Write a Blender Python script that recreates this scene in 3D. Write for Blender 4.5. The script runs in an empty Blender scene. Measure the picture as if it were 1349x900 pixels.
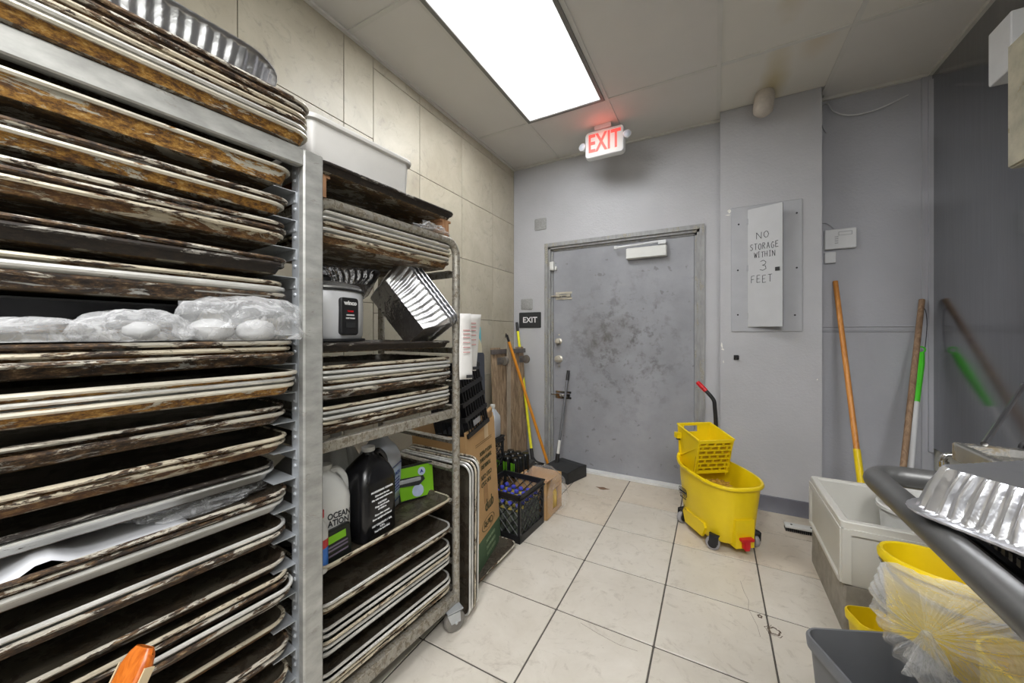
import bpy, bmesh, math, random
from mathutils import Vector, Matrix, noise as mnoise
random.seed(7)
PI = math.pi
S = bpy.context.scene
COL = S.collection

# ------------------------------------------------------------------ camera
cd = bpy.data.cameras.new('camera'); cam = bpy.data.objects.new('camera', cd); COL.objects.link(cam)
cam.location = (0, 0, 1.23); cam.rotation_euler = (PI/2, 0, 0.50086)
cd.sensor_width = 36; cd.lens = 486.3*36/1349; cd.shift_y = -(450-440.5)/1349
cd.clip_start = 0.02
S.camera = cam
# ------------------------------------------------------------------ world, lamps, exposure
w = bpy.data.worlds.new('world'); S.world = w; w.use_nodes = True
w.node_tree.nodes['Background'].inputs[0].default_value = (.9, .95, 1, 1)
w.node_tree.nodes['Background'].inputs[1].default_value = .3
S.view_settings.view_transform = 'Standard'; S.view_settings.look = 'None'
S.view_settings.exposure = 0.30; S.view_settings.gamma = 1.0
CEIL = 2.86
LIGHT_E = 16.0      # brightness of the visible fluorescent panel
def ceiling_lamp(x, y, power, sx=.52, sy=1.12, col=(.99, .99, 1)):
    l = bpy.data.lights.new('fluorescent_light', 'AREA'); l.shape = 'RECTANGLE'; l.size = sx; l.size_y = sy
    l.energy = power; l.color = col
    o = bpy.data.objects.new('fluorescent_light', l); o.location = (x, y, CEIL-.03); COL.objects.link(o)
ceiling_lamp(-.30, -.75, 44)
ceiling_lamp(.80, -.75, 50)
ceiling_lamp(.30, -2.6, 40)

# ------------------------------------------------------------------ mesh builder
class M:
    def __init__(s): s.v = []; s.f = []; s.m = []
    def add(s, vs, fs, mi=0):
        b = len(s.v); s.v += [tuple(p) for p in vs]; s.f += [tuple(b+i for i in f) for f in fs]; s.m += [mi]*len(fs)
        return s
    def box(s, x0, x1, y0, y1, z0, z1, mi=0, T=None):
        vs = [(x, y, z) for x in (x0, x1) for y in (y0, y1) for z in (z0, z1)]
        if T is not None: vs = [T @ Vector(p) for p in vs]
        return s.add(vs, [(0,1,3,2),(4,6,7,5),(0,4,5,1),(2,3,7,6),(0,2,6,4),(1,5,7,3)], mi)
    def cbox(s, x0, x1, y0, y1, z0, z1, c=.004, mi=0, T=None):   # chamfered vertical + top edges
        L = []
        def loop(i, z): return [(x0+i+c,y0+i,z),(x1-i-c,y0+i,z),(x1-i,y0+i+c,z),(x1-i,y1-i-c,z),(x1-i-c,y1-i,z),(x0+i+c,y1-i,z),(x0+i,y1-i-c,z),(x0+i,y0+i+c,z)]
        L = [loop(c, z0), loop(0, z0+c), loop(0, z1-c), loop(c, z1)]
        return s.loft(L, mi, T=T)
    def loft(s, L, mi=0, cap0=True, cap1=True, closed=True, T=None):
        n = len(L[0]); vs = [p for l in L for p in l]
        if T is not None: vs = [T @ Vector(p) for p in vs]
        fs = []
        for i in range(len(L)-1):
            for j in range(n if closed else n-1):
                k = (j+1) % n
                fs.append((i*n+j, i*n+k, (i+1)*n+k, (i+1)*n+j))
        if cap0: fs.append(tuple(range(n))[::-1])
        if cap1: fs.append(tuple((len(L)-1)*n+j for j in range(n)))
        return s.add(vs, fs, mi)
    def lathe(s, prof, n=24, c=(0,0,0), mi=0, T=None, cap0=True, cap1=True):
        L = [[(c[0]+r*math.cos(2*PI*j/n), c[1]+r*math.sin(2*PI*j/n), c[2]+z) for j in range(n)] for r, z in prof]
        return s.loft(L, mi, cap0, cap1, T=T)
    def tube(s, pts, r, n=10, mi=0, cap=True):
        P = [Vector(p) for p in pts]; rs = r if isinstance(r, (list, tuple)) else [r]*len(P)
        d0 = (P[1]-P[0]).normalized()
        up = Vector((0,0,1)) if abs(d0.z) < .9 else Vector((1,0,0))
        a = d0.cross(up).normalized(); L = []
        for i, p in enumerate(P):
            d = ((P[min(i+1, len(P)-1)]-P[max(i-1, 0)])).normalized()
            a = (a - d*a.dot(d)).normalized(); b = d.cross(a)
            L.append([p + (a*math.cos(2*PI*j/n)+b*math.sin(2*PI*j/n))*rs[i] for j in range(n)])
        return s.loft(L, mi, cap, cap)
    def prism(s, poly, axis, a, b, mi=0, T=None):
        def q(u, v, w_): return {'x': (w_, u, v), 'y': (u, w_, v), 'z': (u, v, w_)}[axis]
        return s.loft([[q(u, v, a) for u, v in poly], [q(u, v, b) for u, v in poly]], mi, T=T)
    def xf(s, T): s.v = [tuple(T @ Vector(p)) for p in s.v]; return s
    def mesh(s, name, mats, smooth=None):
        me = bpy.data.meshes.new(name); me.from_pydata(s.v, [], s.f)
        for m in (mats if isinstance(mats, (list, tuple)) else [mats]): me.materials.append(m)
        me.polygons.foreach_set('material_index', s.m)
        bm = bmesh.new(); bm.from_mesh(me); bmesh.ops.recalc_face_normals(bm, faces=bm.faces)
        bm.to_mesh(me); bm.free()
        if smooth is not None:
            me.polygons.foreach_set('use_smooth', [True]*len(me.polygons))
            me.set_sharp_from_angle(angle=math.radians(smooth))
        return me
    def obj(s, name, mats, parent=None, smooth=40, loc=None, rot=None):
        o = bpy.data.objects.new(name, s.mesh(name, mats, smooth)); COL.objects.link(o)
        if parent is not None: o.parent = parent
        if loc is not None: o.location = loc
        if rot is not None: o.rotation_euler = rot
        return o
def tag(o, label, cat, group=None, kind=None):
    if label: o['label'] = label
    if cat: o['category'] = cat
    if group: o['group'] = group
    if kind: o['kind'] = kind
    return o
def thing(name, label, cat, loc=(0,0,0), rotz=0, group=None, rot=None):
    o = bpy.data.objects.new(name, None); COL.objects.link(o); o.empty_display_size = .05
    o.location = loc; o.rotation_euler = rot if rot else (0, 0, rotz)
    return tag(o, label, cat, group)
def struct(o, label=None):
    o['kind'] = 'structure'
    if label: o['label'] = label
    return o
def lbl(o, l): o['label'] = l; return o
def rrect(x0, x1, y0, y1, r, z, k=5, ins=0):
    x0 += ins; x1 -= ins; y0 += ins; y1 -= ins; r = max(r-ins, .002); P = []
    for cx, cy, a0 in ((x1-r, y1-r, 0), (x0+r, y1-r, 90), (x0+r, y0+r, 180), (x1-r, y0+r, 270)):
        for i in range(k+1):
            a = math.radians(a0+90*i/k); P.append((cx+r*math.cos(a), cy+r*math.sin(a), z))
    return P
def frame(o, xa, ya=None):
    """matrix: origin o, x axis xa, z axis up-ish"""
    x = Vector(xa).normalized(); z = Vector(ya).normalized() if ya else Vector((0,0,1))
    y = z.cross(x).normalized(); z = x.cross(y).normalized()
    m = Matrix((x, y, z)).transposed().to_4x4(); m.translation = Vector(o); return m
def align(p0, p1):
    """matrix mapping z axis from p0 to p1"""
    d = (Vector(p1)-Vector(p0)); q = d.to_track_quat('Z', 'Y'); m = q.to_matrix().to_4x4(); m.translation = Vector(p0); return m
def bez(pts, n=8):
    P = [Vector(p) for p in pts]; out = []
    for i in range(len(P)-1):
        p0 = P[max(i-1,0)]; p1 = P[i]; p2 = P[i+1]; p3 = P[min(i+2,len(P)-1)]
        for k in range(n):
            t = k/n
            out.append(.5*((2*p1)+(-p0+p2)*t+(2*p0-5*p1+4*p2-p3)*t*t+(-p0+3*p1-3*p2+p3)*t**3))
    out.append(P[-1]); return out

# ------------------------------------------------------------------ materials
def srgb(r, g, b):
    f = lambda c: ((c/255)/12.92 if c/255 <= .04045 else (((c/255)+.055)/1.055)**2.4)
    return (f(r), f(g), f(b), 1)
def new_mat(name):
    m = bpy.data.materials.new(name); m.use_nodes = True; nt = m.node_tree
    return m, nt, nt.nodes['Principled BSDF']
def N(nt, t, **k):
    n = nt.nodes.new(t)
    for a, b in k.items():
        if a.startswith('i_'): n.inputs[int(a[2:]) if a[2:].isdigit() else a[2:]].default_value = b
        else: setattr(n, a, b)
    return n
def coords(nt, scale=(1,1,1), rnd=True, loc=(0,0,0)):
    tc = N(nt, 'ShaderNodeTexCoord'); mp = N(nt, 'ShaderNodeMapping'); mp.inputs['Scale'].default_value = scale
    if rnd:
        oi = N(nt, 'ShaderNodeObjectInfo'); ml = N(nt, 'ShaderNodeMath', operation='MULTIPLY'); ml.inputs[1].default_value = 37
        nt.links.new(oi.outputs['Random'], ml.inputs[0])
        cx = N(nt, 'ShaderNodeCombineXYZ')
        for i in range(3): nt.links.new(ml.outputs[0], cx.inputs[i])
        nt.links.new(cx.outputs[0], mp.inputs['Location'])
    else: mp.inputs['Location'].default_value = loc
    nt.links.new(tc.outputs['Object'], mp.inputs[0]); return mp.outputs[0]
def noise(nt, co, scale, detail=6, rough=.6, dist=0):
    n = N(nt, 'ShaderNodeTexNoise'); n.inputs['Scale'].default_value = scale; n.inputs['Detail'].default_value = detail
    n.inputs['Roughness'].default_value = rough; n.inputs['Distortion'].default_value = dist
    nt.links.new(co, n.inputs['Vector']); return n.outputs['Fac']
def ramp(nt, fac, stops, interp='LINEAR'):
    r = N(nt, 'ShaderNodeValToRGB'); r.color_ramp.interpolation = interp
    e = r.color_ramp.elements
    while len(e) < len(stops): e.new(.5)
    for el, (p, c) in zip(e, stops):
        el.position = p; el.color = c if isinstance(c, (tuple, list)) else (c, c, c, 1)
    nt.links.new(fac, r.inputs[0]); return r.outputs[0]
def mix(nt, fac, a, b):
    m = N(nt, 'ShaderNodeMix', data_type='RGBA')
    if isinstance(fac, (int, float)): m.inputs[0].default_value = fac
    else: nt.links.new(fac, m.inputs[0])
    for s_, i in ((a, 6), (b, 7)):
        if isinstance(s_, (tuple, list)): m.inputs[i].default_value = s_
        else: nt.links.new(s_, m.inputs[i])
    return m.outputs[2]
def bump(nt, bs, h, strength=.2, dist=.003):
    b = N(nt, 'ShaderNodeBump'); b.inputs['Strength'].default_value = strength; b.inputs['Distance'].default_value = dist
    nt.links.new(h, b.inputs['Height']); nt.links.new(b.outputs[0], bs.inputs['Normal'])
def plain(name, c, rough=.5, metal=0, var=.12, scale=20, bmp=.05, spec=.5, stretch=(1,1,1), emit=None, es=0):
    m, nt, bs = new_mat(name)
    co = coords(nt, stretch); n = noise(nt, co, scale)
    lo = tuple(x*(1-var) for x in c[:3])+(1,); hi = tuple(min(1, x*(1+var)) for x in c[:3])+(1,)
    nt.links.new(ramp(nt, n, [(.3, lo), (.7, hi)]), bs.inputs['Base Color'])
    bs.inputs['Roughness'].default_value = rough; bs.inputs['Metallic'].default_value = metal
    bs.inputs['Specular IOR Level'].default_value = spec
    if bmp: bump(nt, bs, n, bmp)
    if emit: bs.inputs['Emission Color'].default_value = emit; bs.inputs['Emission Strength'].default_value = es
    return m
def worn(name, base, crusts, cover, rough=.45, metal=.8, stretch=(14, 3.2, 14), nscale=1.0, bmp=.5, crough=.65):
    """metal with patchy baked-on crust. crusts: list of (pos, colour); cover: threshold"""
    m, nt, bs = new_mat(name)
    co = coords(nt, stretch)
    n1 = noise(nt, co, 2.9*nscale, 12, .74, .5)
    co2 = coords(nt, (44, 18, 44)); n2 = noise(nt, co2, 2.6*nscale, 8, .78)
    mask = ramp(nt, n1, [(cover-.015, 0), (cover+.012, 1)])
    crust = ramp(nt, n2, crusts)
    n3 = noise(nt, co, 4*nscale, 4)
    bc = ramp(nt, n3, [(.3, tuple(x*.75 for x in base[:3])+(1,)), (.7, tuple(min(1, x*1.15) for x in base[:3])+(1,))])
    nt.links.new(mix(nt, mask, bc, crust), bs.inputs['Base Color'])
    rr = N(nt, 'ShaderNodeMapRange'); rr.inputs[3].default_value = rough; rr.inputs[4].default_value = crough
    nt.links.new(mask, rr.inputs[0]); nt.links.new(rr.outputs[0], bs.inputs['Roughness'])
    mr = N(nt, 'ShaderNodeMapRange'); mr.inputs[3].default_value = metal; mr.inputs[4].default_value = .1
    nt.links.new(mask, mr.inputs[0]); nt.links.new(mr.outputs[0], bs.inputs['Metallic'])
    ad = N(nt, 'ShaderNodeMath', operation='ADD'); nt.links.new(n2, ad.inputs[0]); nt.links.new(mask, ad.inputs[1])
    bump(nt, bs, ad.outputs[0], bmp, .0012)
    return m
def blobmask(nt, centre, radii, distort=.4, nsc=4, soft=(.2, 1.0)):
    """soft irregular patch in object space -> value 1 inside"""
    tc = N(nt, 'ShaderNodeTexCoord'); mp = N(nt, 'ShaderNodeMapping', vector_type='POINT')
    mp.inputs['Scale'].default_value = tuple(1/r for r in radii); mp.inputs['Location'].default_value = tuple(-c/r for c, r in zip(centre, radii))
    nt.links.new(tc.outputs['Object'], mp.inputs[0])
    ln = N(nt, 'ShaderNodeVectorMath', operation='LENGTH'); nt.links.new(mp.outputs[0], ln.inputs[0])
    n = N(nt, 'ShaderNodeTexNoise'); n.inputs['Scale'].default_value = nsc; n.inputs['Detail'].default_value = 6; nt.links.new(tc.outputs['Object'], n.inputs['Vector'])
    a = N(nt, 'ShaderNodeMath', operation='MULTIPLY_ADD'); a.inputs[1].default_value = distort*2; nt.links.new(n.outputs['Fac'], a.inputs[0]); nt.links.new(ln.outputs['Value'], a.inputs[2])
    mr = N(nt, 'ShaderNodeMapRange'); mr.inputs[1].default_value = soft[0]+distort; mr.inputs[2].default_value = soft[1]+distort
    mr.inputs[3].default_value = 1; mr.inputs[4].default_value = 0; nt.links.new(a.outputs[0], mr.inputs[0])
    return mr.outputs[0]

GOLD = [(.30, srgb(34, 22, 14)), (.44, srgb(92, 60, 26)), (.56, srgb(160, 116, 46)), (.70, srgb(204, 176, 120))]
DARK = [(.30, srgb(24, 19, 16)), (.46, srgb(52, 41, 33)), (.57, srgb(98, 74, 50)), (.70, srgb(180, 160, 128))]
SOOT = [(.30, srgb(18, 15, 13)), (.50, srgb(36, 29, 24)), (.70, srgb(62, 50, 40))]
ALU = srgb(178, 177, 172)
m_side = dict(
    gold=worn('pan_side_gold', srgb(190, 186, 172), GOLD, .44, metal=.35),
    dark=worn('pan_side_dark', ALU, DARK, .43, metal=.5),
    silver=worn('pan_side_silver', srgb(196, 195, 190), DARK, .64, metal=.5),
    brown=worn('pan_side_brown', srgb(182, 172, 150), [(.30, srgb(40, 26, 16)), (.5, srgb(92, 62, 34)), (.7, srgb(160, 126, 78))], .47, metal=.4),
    soot=worn('pan_side_soot', ALU, SOOT, .34, metal=.5))
m_rim = dict(
    gold=worn('pan_rim_gold', srgb(214, 208, 192), GOLD, .60, metal=.4, rough=.35),
    dark=worn('pan_rim_dark', srgb(206, 200, 186), DARK, .49, metal=.4, rough=.35),
    silver=worn('pan_rim_silver', srgb(220, 219, 214), DARK, .74, metal=.45, rough=.33),
    brown=worn('pan_rim_brown', srgb(208, 198, 176), DARK, .54, metal=.4, rough=.35),
    soot=worn('pan_rim_soot', srgb(150, 146, 138), SOOT, .45, metal=.4, rough=.35))
m_in = worn('pan_inside_baked', srgb(76, 70, 59), [(.3, srgb(34, 28, 22)), (.5, srgb(54, 46, 37)), (.72, srgb(92, 78, 58))], .50, metal=.15, rough=.4, stretch=(5, 5, 5), crough=.5)
m_under = worn('pan_underside', srgb(150, 144, 130), [(.3, srgb(40, 32, 24)), (.5, srgb(76, 60, 42)), (.72, srgb(150, 118, 70))], .47, metal=.15, rough=.5, stretch=(6, 4, 6))
m_rack = worn('rack_aluminium', srgb(172, 172, 168), [(.3, srgb(128, 126, 120)), (.6, srgb(156, 154, 148)), (.8, srgb(180, 178, 172))], .60, rough=.42, metal=.45, stretch=(4, 4, 9), bmp=.1, crough=.5)
m_ledge = plain('rack_ledge_metal', srgb(190, 194, 198), .35, .6, .15, 8, .03)
m_rack2 = worn('rack_grimy_metal', srgb(160, 156, 146), [(.3, srgb(78, 70, 60)), (.52, srgb(122, 113, 98)), (.72, srgb(156, 148, 132))], .53, rough=.4, metal=.5, stretch=(22, 22, 16), bmp=.2)
m_steeltube = plain('grey_steel_tube', srgb(96, 96, 95), .36, .55, .12, 25, .03)
m_chrome = plain('chrome', srgb(205, 205, 205), .15, 1, .05, 10, .0)
m_black = plain('black_plastic', srgb(28, 28, 30), .45, 0, .2, 30, .03)
m_blackm = plain('matt_black_plastic', srgb(40, 41, 42), .6, 0, .2, 30, .03)
m_white = plain('white_plastic', srgb(214, 214, 210), .4, 0, .05, 8, .02)
m_whitepaint = plain('white_painted_metal', srgb(214, 215, 216), .4, 0, .05, 8, .02)
m_yellow = plain('yellow_plastic', srgb(232, 202, 14), .38, 0, .05, 6, .02)
m_ydark = plain('yellow_plastic_grimy', srgb(196, 160, 30), .5, 0, .2, 14, .02)
m_red = plain('red_plastic', srgb(200, 24, 34), .35, 0, .08, 8, 0)
m_paper = plain('white_paper', srgb(222, 220, 216), .8, 0, .04, 8, .02)
m_ink = plain('black_ink', srgb(40, 40, 42), .7, 0, .1, 8, 0)
m_whiteink = plain('white_ink', srgb(225, 225, 225), .6, 0, .03, 8, 0)
m_rubber = plain('rubber', srgb(34, 33, 32), .8, 0, .2, 30, .05)
m_grout = plain('grout', srgb(84, 80, 74), .9, 0, .25, 30, .1)
def foil_mat(name, c, strength=.5, sc=40, rough=.16):
    m, nt, bs = new_mat(name)
    co = coords(nt, (1,1,1)); n = noise(nt, co, sc, 3, .5, 1.2)
    bs.inputs['Base Color'].default_value = c; bs.inputs['Metallic'].default_value = .95; bs.inputs['Roughness'].default_value = rough
    bump(nt, bs, n, strength, .006); return m
m_foil = foil_mat('aluminium_foil', srgb(214, 215, 219), .35, 26, .3)
m_foilc = foil_mat('crumpled_foil', srgb(190, 190, 196), .9, 30, .2)
def bag_mat(name, alpha=.45, tint=(.93,.94,.95,1), sc=14, stk=.55, bmp=1.0):
    m, nt, bs = new_mat(name); out = nt.nodes['Material Output']
    co = coords(nt, (1,1,1)); n = noise(nt, co, sc, 5, .6, 2.2); st = noise(nt, co, sc*2.5, 4, .6, 3)
    bs.inputs['Base Color'].default_value = tint; bs.inputs['Roughness'].default_value = .10
    bump(nt, bs, n, bmp, .012)
    lw = N(nt, 'ShaderNodeLayerWeight'); lw.inputs[0].default_value = .35
    f1 = ramp(nt, lw.outputs['Facing'], [(.2, 0), (.95, .6)]); f2 = ramp(nt, st, [(.50, 0), (.66, stk)])
    ad = N(nt, 'ShaderNodeMath', operation='ADD'); nt.links.new(f1, ad.inputs[0]); nt.links.new(f2, ad.inputs[1])
    a2 = N(nt, 'ShaderNodeMath', operation='MULTIPLY_ADD'); a2.use_clamp = True; a2.inputs[1].default_value = alpha*1.3; a2.inputs[2].default_value = alpha*.45; nt.links.new(ad.outputs[0], a2.inputs[0])
    tr = N(nt, 'ShaderNodeBsdfTransparent'); mx = N(nt, 'ShaderNodeMixShader')
    nt.links.new(a2.outputs[0], mx.inputs[0]); nt.links.new(tr.outputs[0], mx.inputs[1]); nt.links.new(bs.outputs[0], mx.inputs[2])
    nt.links.new(mx.outputs[0], out.inputs[0]); return m
m_bag = bag_mat('clear_plastic_bag', .46, sc=7, stk=.35, bmp=.8)
m_wrap = bag_mat('thin_clear_wrap', .16, sc=22)
def card_mat():
    return plain('brown_cardboard', srgb(190, 152, 104), .85, 0, .07, 9, .05)
m_card = card_mat(); m_cardin = plain('cardboard_inside', srgb(160, 122, 80), .9, 0, .1, 9, .05)
def wood_mat(name, a, b, rough=.5, sc=3, stretch=(6, 6, .6)):
    m, nt, bs = new_mat(name); co = coords(nt, stretch)
    n = noise(nt, co, sc*2, 8, .65, 1.5)
    nt.links.new(ramp(nt, n, [(.32, a), (.68, b)]), bs.inputs['Base Color']); bs.inputs['Roughness'].default_value = rough
    bump(nt, bs, n, .15, .002); return m
m_woodpole = wood_mat('varnished_pole', srgb(186, 118, 48), srgb(218, 150, 74), .4)
m_woodorange = wood_mat('orange_painted_pole', srgb(204, 128, 30), srgb(226, 152, 44), .4)
m_woodold = wood_mat('old_brown_pole', srgb(112, 86, 64), srgb(160, 132, 104), .7)
m_board = wood_mat('weathered_plywood', srgb(96, 78, 60), srgb(176, 152, 124), .75, 2.2, (9, 5, 1.0))
m_woodhandle = wood_mat('varnished_handle', srgb(160, 72, 14), srgb(212, 118, 40), .3, 3, (8, 8, 1.2))
m_woodblock = wood_mat('raw_wood_block', srgb(140, 98, 66), srgb(196, 150, 112), .7)

# wall / ceiling / floor materials
def wall_paint(name, c, streak=.06):
    m, nt, bs = new_mat(name); co = coords(nt, (1,1,1), rnd=False)
    n = noise(nt, co, 2.2, 6, .6); n2 = noise(nt, co, 60, 3)
    nt.links.new(ramp(nt, n, [(.3, tuple(x*(1-streak) for x in c[:3])+(1,)), (.7, tuple(x*(1+streak) for x in c[:3])+(1,))]), bs.inputs['Base Color'])
    bs.inputs['Roughness'].default_value = .5
    n3 = noise(nt, co, 7, 8, .7, 1.0); ad = N(nt, 'ShaderNodeMath', operation='ADD'); nt.links.new(n3, ad.inputs[0])
    nt.links.new(n2, ad.inputs[1]); bump(nt, bs, ad.outputs[0], .4, .005); return m
m_wall = wall_paint('grey_wall_paint', srgb(178, 178, 181))
m_wallr = wall_paint('grey_wall_paint_cool', srgb(172, 173, 179))
m_wallback = wall_paint('far_room_paint', srgb(150, 150, 150))
def tile_mat(name, a, b, vein, rough=.35):
    m, nt, bs = new_mat(name); co = coords(nt, (1,1,1))
    n = noise(nt, co, 3.5, 8, .65, .6); v = noise(nt, co, 9, 9, .75, 1.8)
    base = ramp(nt, n, [(.3, a), (.7, b)])
    vm = ramp(nt, v, [(.54, 0), (.72, .65)])
    sp = noise(nt, co, 55, 3, .6); spm = ramp(nt, sp, [(.70, 0), (.78, .6)])
    c1 = mix(nt, vm, base, vein); c2 = mix(nt, spm, c1, vein)
    nt.links.new(c2, bs.inputs['Base Color']); bs.inputs['Roughness'].default_value = rough
    bump(nt, bs, v, .05, .001); return m
m_floort = tile_mat('floor_tile_cream', srgb(192, 185, 172), srgb(207, 201, 190), srgb(152, 142, 128), .32)
m_floort2 = tile_mat('floor_tile_warm', srgb(196, 184, 166), srgb(210, 200, 184), srgb(152, 138, 120), .32)
m_wallt = tile_mat('wall_tile_travertine', srgb(162, 154, 136), srgb(182, 175, 157), srgb(130, 126, 116), .4)
m_ceil = plain('ceiling_panel_paint', srgb(212, 209, 204), .7, 0, .03, 3, .03)
def stained():
    m, nt, bs = new_mat('ceiling_panel_stained'); co = coords(nt, (1,1,1))
    n = noise(nt, co, 3, 4); base = ramp(nt, n, [(.3, srgb(212,209,201)), (.7, srgb(218,214,206))])
    b1 = blobmask(nt, (.0, .05, 0), (.09, .42, 1), .35, 5, (.1, 1)); b2 = blobmask(nt, (.17, -.25, 0), (.10, .22, 1), .3, 6, (.1, 1))
    c = mix(nt, b1, base, srgb(196, 184, 152)); ml = N(nt, 'ShaderNodeMath', operation='MULTIPLY'); ml.inputs[1].default_value = .5
    nt.links.new(b2, ml.inputs[0]); c = mix(nt, ml.outputs[0], c, srgb(200, 182, 152))
    nt.links.new(c, bs.inputs['Base Color']); bs.inputs['Roughness'].default_value = .75; return m
m_ceilst = stained()
m_grid = plain('ceiling_grid_paint', srgb(206, 204, 198), .5, 0, .04, 10, .02)

# ------------------------------------------------------------------ structure: floor
XL, XR, YD, YC, YR, YB = -1.741, 1.19, 3.22, 3.12, 3.28, -4.0
fl = struct(M().box(XL, XR, YB, YR, -.06, -.003).obj('floor', m_grout, smooth=None), 'cream square ceramic floor tiles with dark grout lines')
S0 = .41; X0 = -1.029; Y0 = 1.544
tile_mesh = {}
def floor_tile(x0, x1, y0, y1, k):
    g = .0035; w_, d_ = x1-x0-2*g, y1-y0-2*g
    key = (round(w_, 3), round(d_, 3), k)
    if key not in tile_mesh:
        c = .0015
        tile_mesh[key] = M().loft([rrect(-w_/2, w_/2, -d_/2, d_/2, .003, -.006, 1), rrect(-w_/2, w_/2, -d_/2, d_/2, .003, -c, 1), rrect(-w_/2+c, w_/2-c, -d_/2+c, d_/2-c, .003, 0, 1)], 0, True, True).mesh('floor_tile', m_floort if k == 0 else m_floort2, 30)
    o = bpy.data.objects.new('floor_tile', tile_mesh[key]); COL.objects.link(o); o.parent = fl
    o.location = ((x0+x1)/2, (y0+y1)/2, random.uniform(0, .0006)); return o
for i in range(-2, 6):
    for j in range(-6, 6):
        x0 = max(XL, X0+S0*i); x1 = min(XR, X0+S0*(i+1)); y0 = Y0+S0*j; y1 = min(YR, Y0+S0*(j+1))
        if x1-x0 < .03 or y1-y0 < .03: continue
        floor_tile(x0, x1, y0, y1, 1 if (j >= 2 and random.random() < .7) else 0)
# worn ring stain with chipped edge on a tile, and a small rust patch by the door
m_stain = plain('floor_stain', srgb(96, 82, 70), .8, 0, .3, 60, .2)
def ring(cx, cy, r0, r1, nm, a0=0, a1=360, e=1.0):
    b = M(); n = 28
    L = []
    for k in range(n):
        a = math.radians(a0+(a1-a0)*k/(n-1)); q = 1+.12*math.sin(5*a)+.08*math.sin(11*a+1)
        L.append([(cx+r0*q*math.cos(a)*e, cy+r0*q*math.sin(a), .0008), (cx+r1*q*math.cos(a)*e, cy+r1*q*math.sin(a), .0008)])
    b.loft(L, 0, False, False, closed=False); return b
o = ring(.219, 1.862, .013, .021, 's'); o.v += []; 
b = ring(.219, 1.862, .016, .023, 's'); b2 = ring(.219, 1.862, .028, .031, 's', 100, 330)
b.v = b.v; n0 = len(b.v); b.v += b2.v; b.f += [tuple(i+n0 for i in f) for f in b2.f]; b.m += b2.m
b3 = ring(.175, 1.93, .004, .012, 's', 0, 360, .8); n0 = len(b.v); b.v += b3.v; b.f += [tuple(i+n0 for i in f) for f in b3.f]; b.m += b3.m
o = b.obj('floor_stain', m_stain, fl, smooth=None); lbl(o, 'dark ring-shaped scuff on a floor tile')
b = M()
pts = [(-.78+.05*math.cos(a)*(1+.3*math.sin(3*a)), 2.93+.022*math.sin(a)*(1+.3*math.cos(4*a)), .0008) for a in [2*PI*k/18 for k in range(18)]]
b.add(pts, [tuple(range(18))]); lbl(b.obj('floor_stain', plain('rust_stain', srgb(120, 92, 68), .8, 0, .25, 50, .1), fl, smooth=None), 'brown chip in the tile near the door')
def crack(P):
    M_ = M(); M_.tube([(x, y, .0006) for x, y in P], .0006, 4); lbl(M_.obj('floor_crack', m_stain, fl, smooth=None), 'thin hairline crack in a floor tile')
crack([(.115, 2.16), (.125, 2.08), (.14, 2.02), (.135, 1.96), (.16, 1.86), (.165, 1.80)])
crack([(-.50, 1.52), (-.42, 1.50), (-.33, 1.485), (-.26, 1.49)])

# ------------------------------------------------------------------ left wall with big tiles
wl = struct(M().box(XL-.12, XL-.010, YB, YR+.1, -.06, CEIL+.05).obj('wall_left', plain('tile_joint', srgb(120, 116, 108), .9), smooth=None), 'left wall of large beige stone-look tiles')
ys1 = [-4.0, -3.22, -2.72, -2.22, -1.71, -1.21, -.71, -.21, .30, .80, 1.303, 1.499]
zs1 = [0, .458, .935, 1.412, 1.889, 2.366, 2.86]
ys2 = [1.499, 1.885, 2.359, 2.819, YD]
zs2 = [0, .40, .877, 1.353, 1.83, 2.307, 2.783, 2.86]
mc = {}
for ys, zs in ((ys1, zs1), (ys2, zs2)):
    for a, b_ in zip(ys, ys[1:]):
        if b_ < -1: continue
        for c, d in zip(zs, zs[1:]):
            g = .0018; key = (round(b_-a, 3), round(d-c, 3))
            if key not in mc:
                W, H = (b_-a)/2-g, (d-c)/2-g
                mc[key] = M().loft([[(-.010, y, z) for y, z in ((-W,-H),(W,-H),(W,H),(-W,H))], [(-.001, y, z) for y, z in ((-W,-H),(W,-H),(W,H),(-W,H))], [(0, y, z) for y, z in ((-W+.0012,-H+.0012),(W-.0012,-H+.0012),(W-.0012,H-.0012),(-W+.0012,H-.0012))]]).mesh('wall_tile', m_wallt, 30)
            o = bpy.data.objects.new('wall_tile', mc[key]); COL.objects.link(o); o.parent = wl; o.location = (XL, (a+b_)/2, (c+d)/2)

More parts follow.
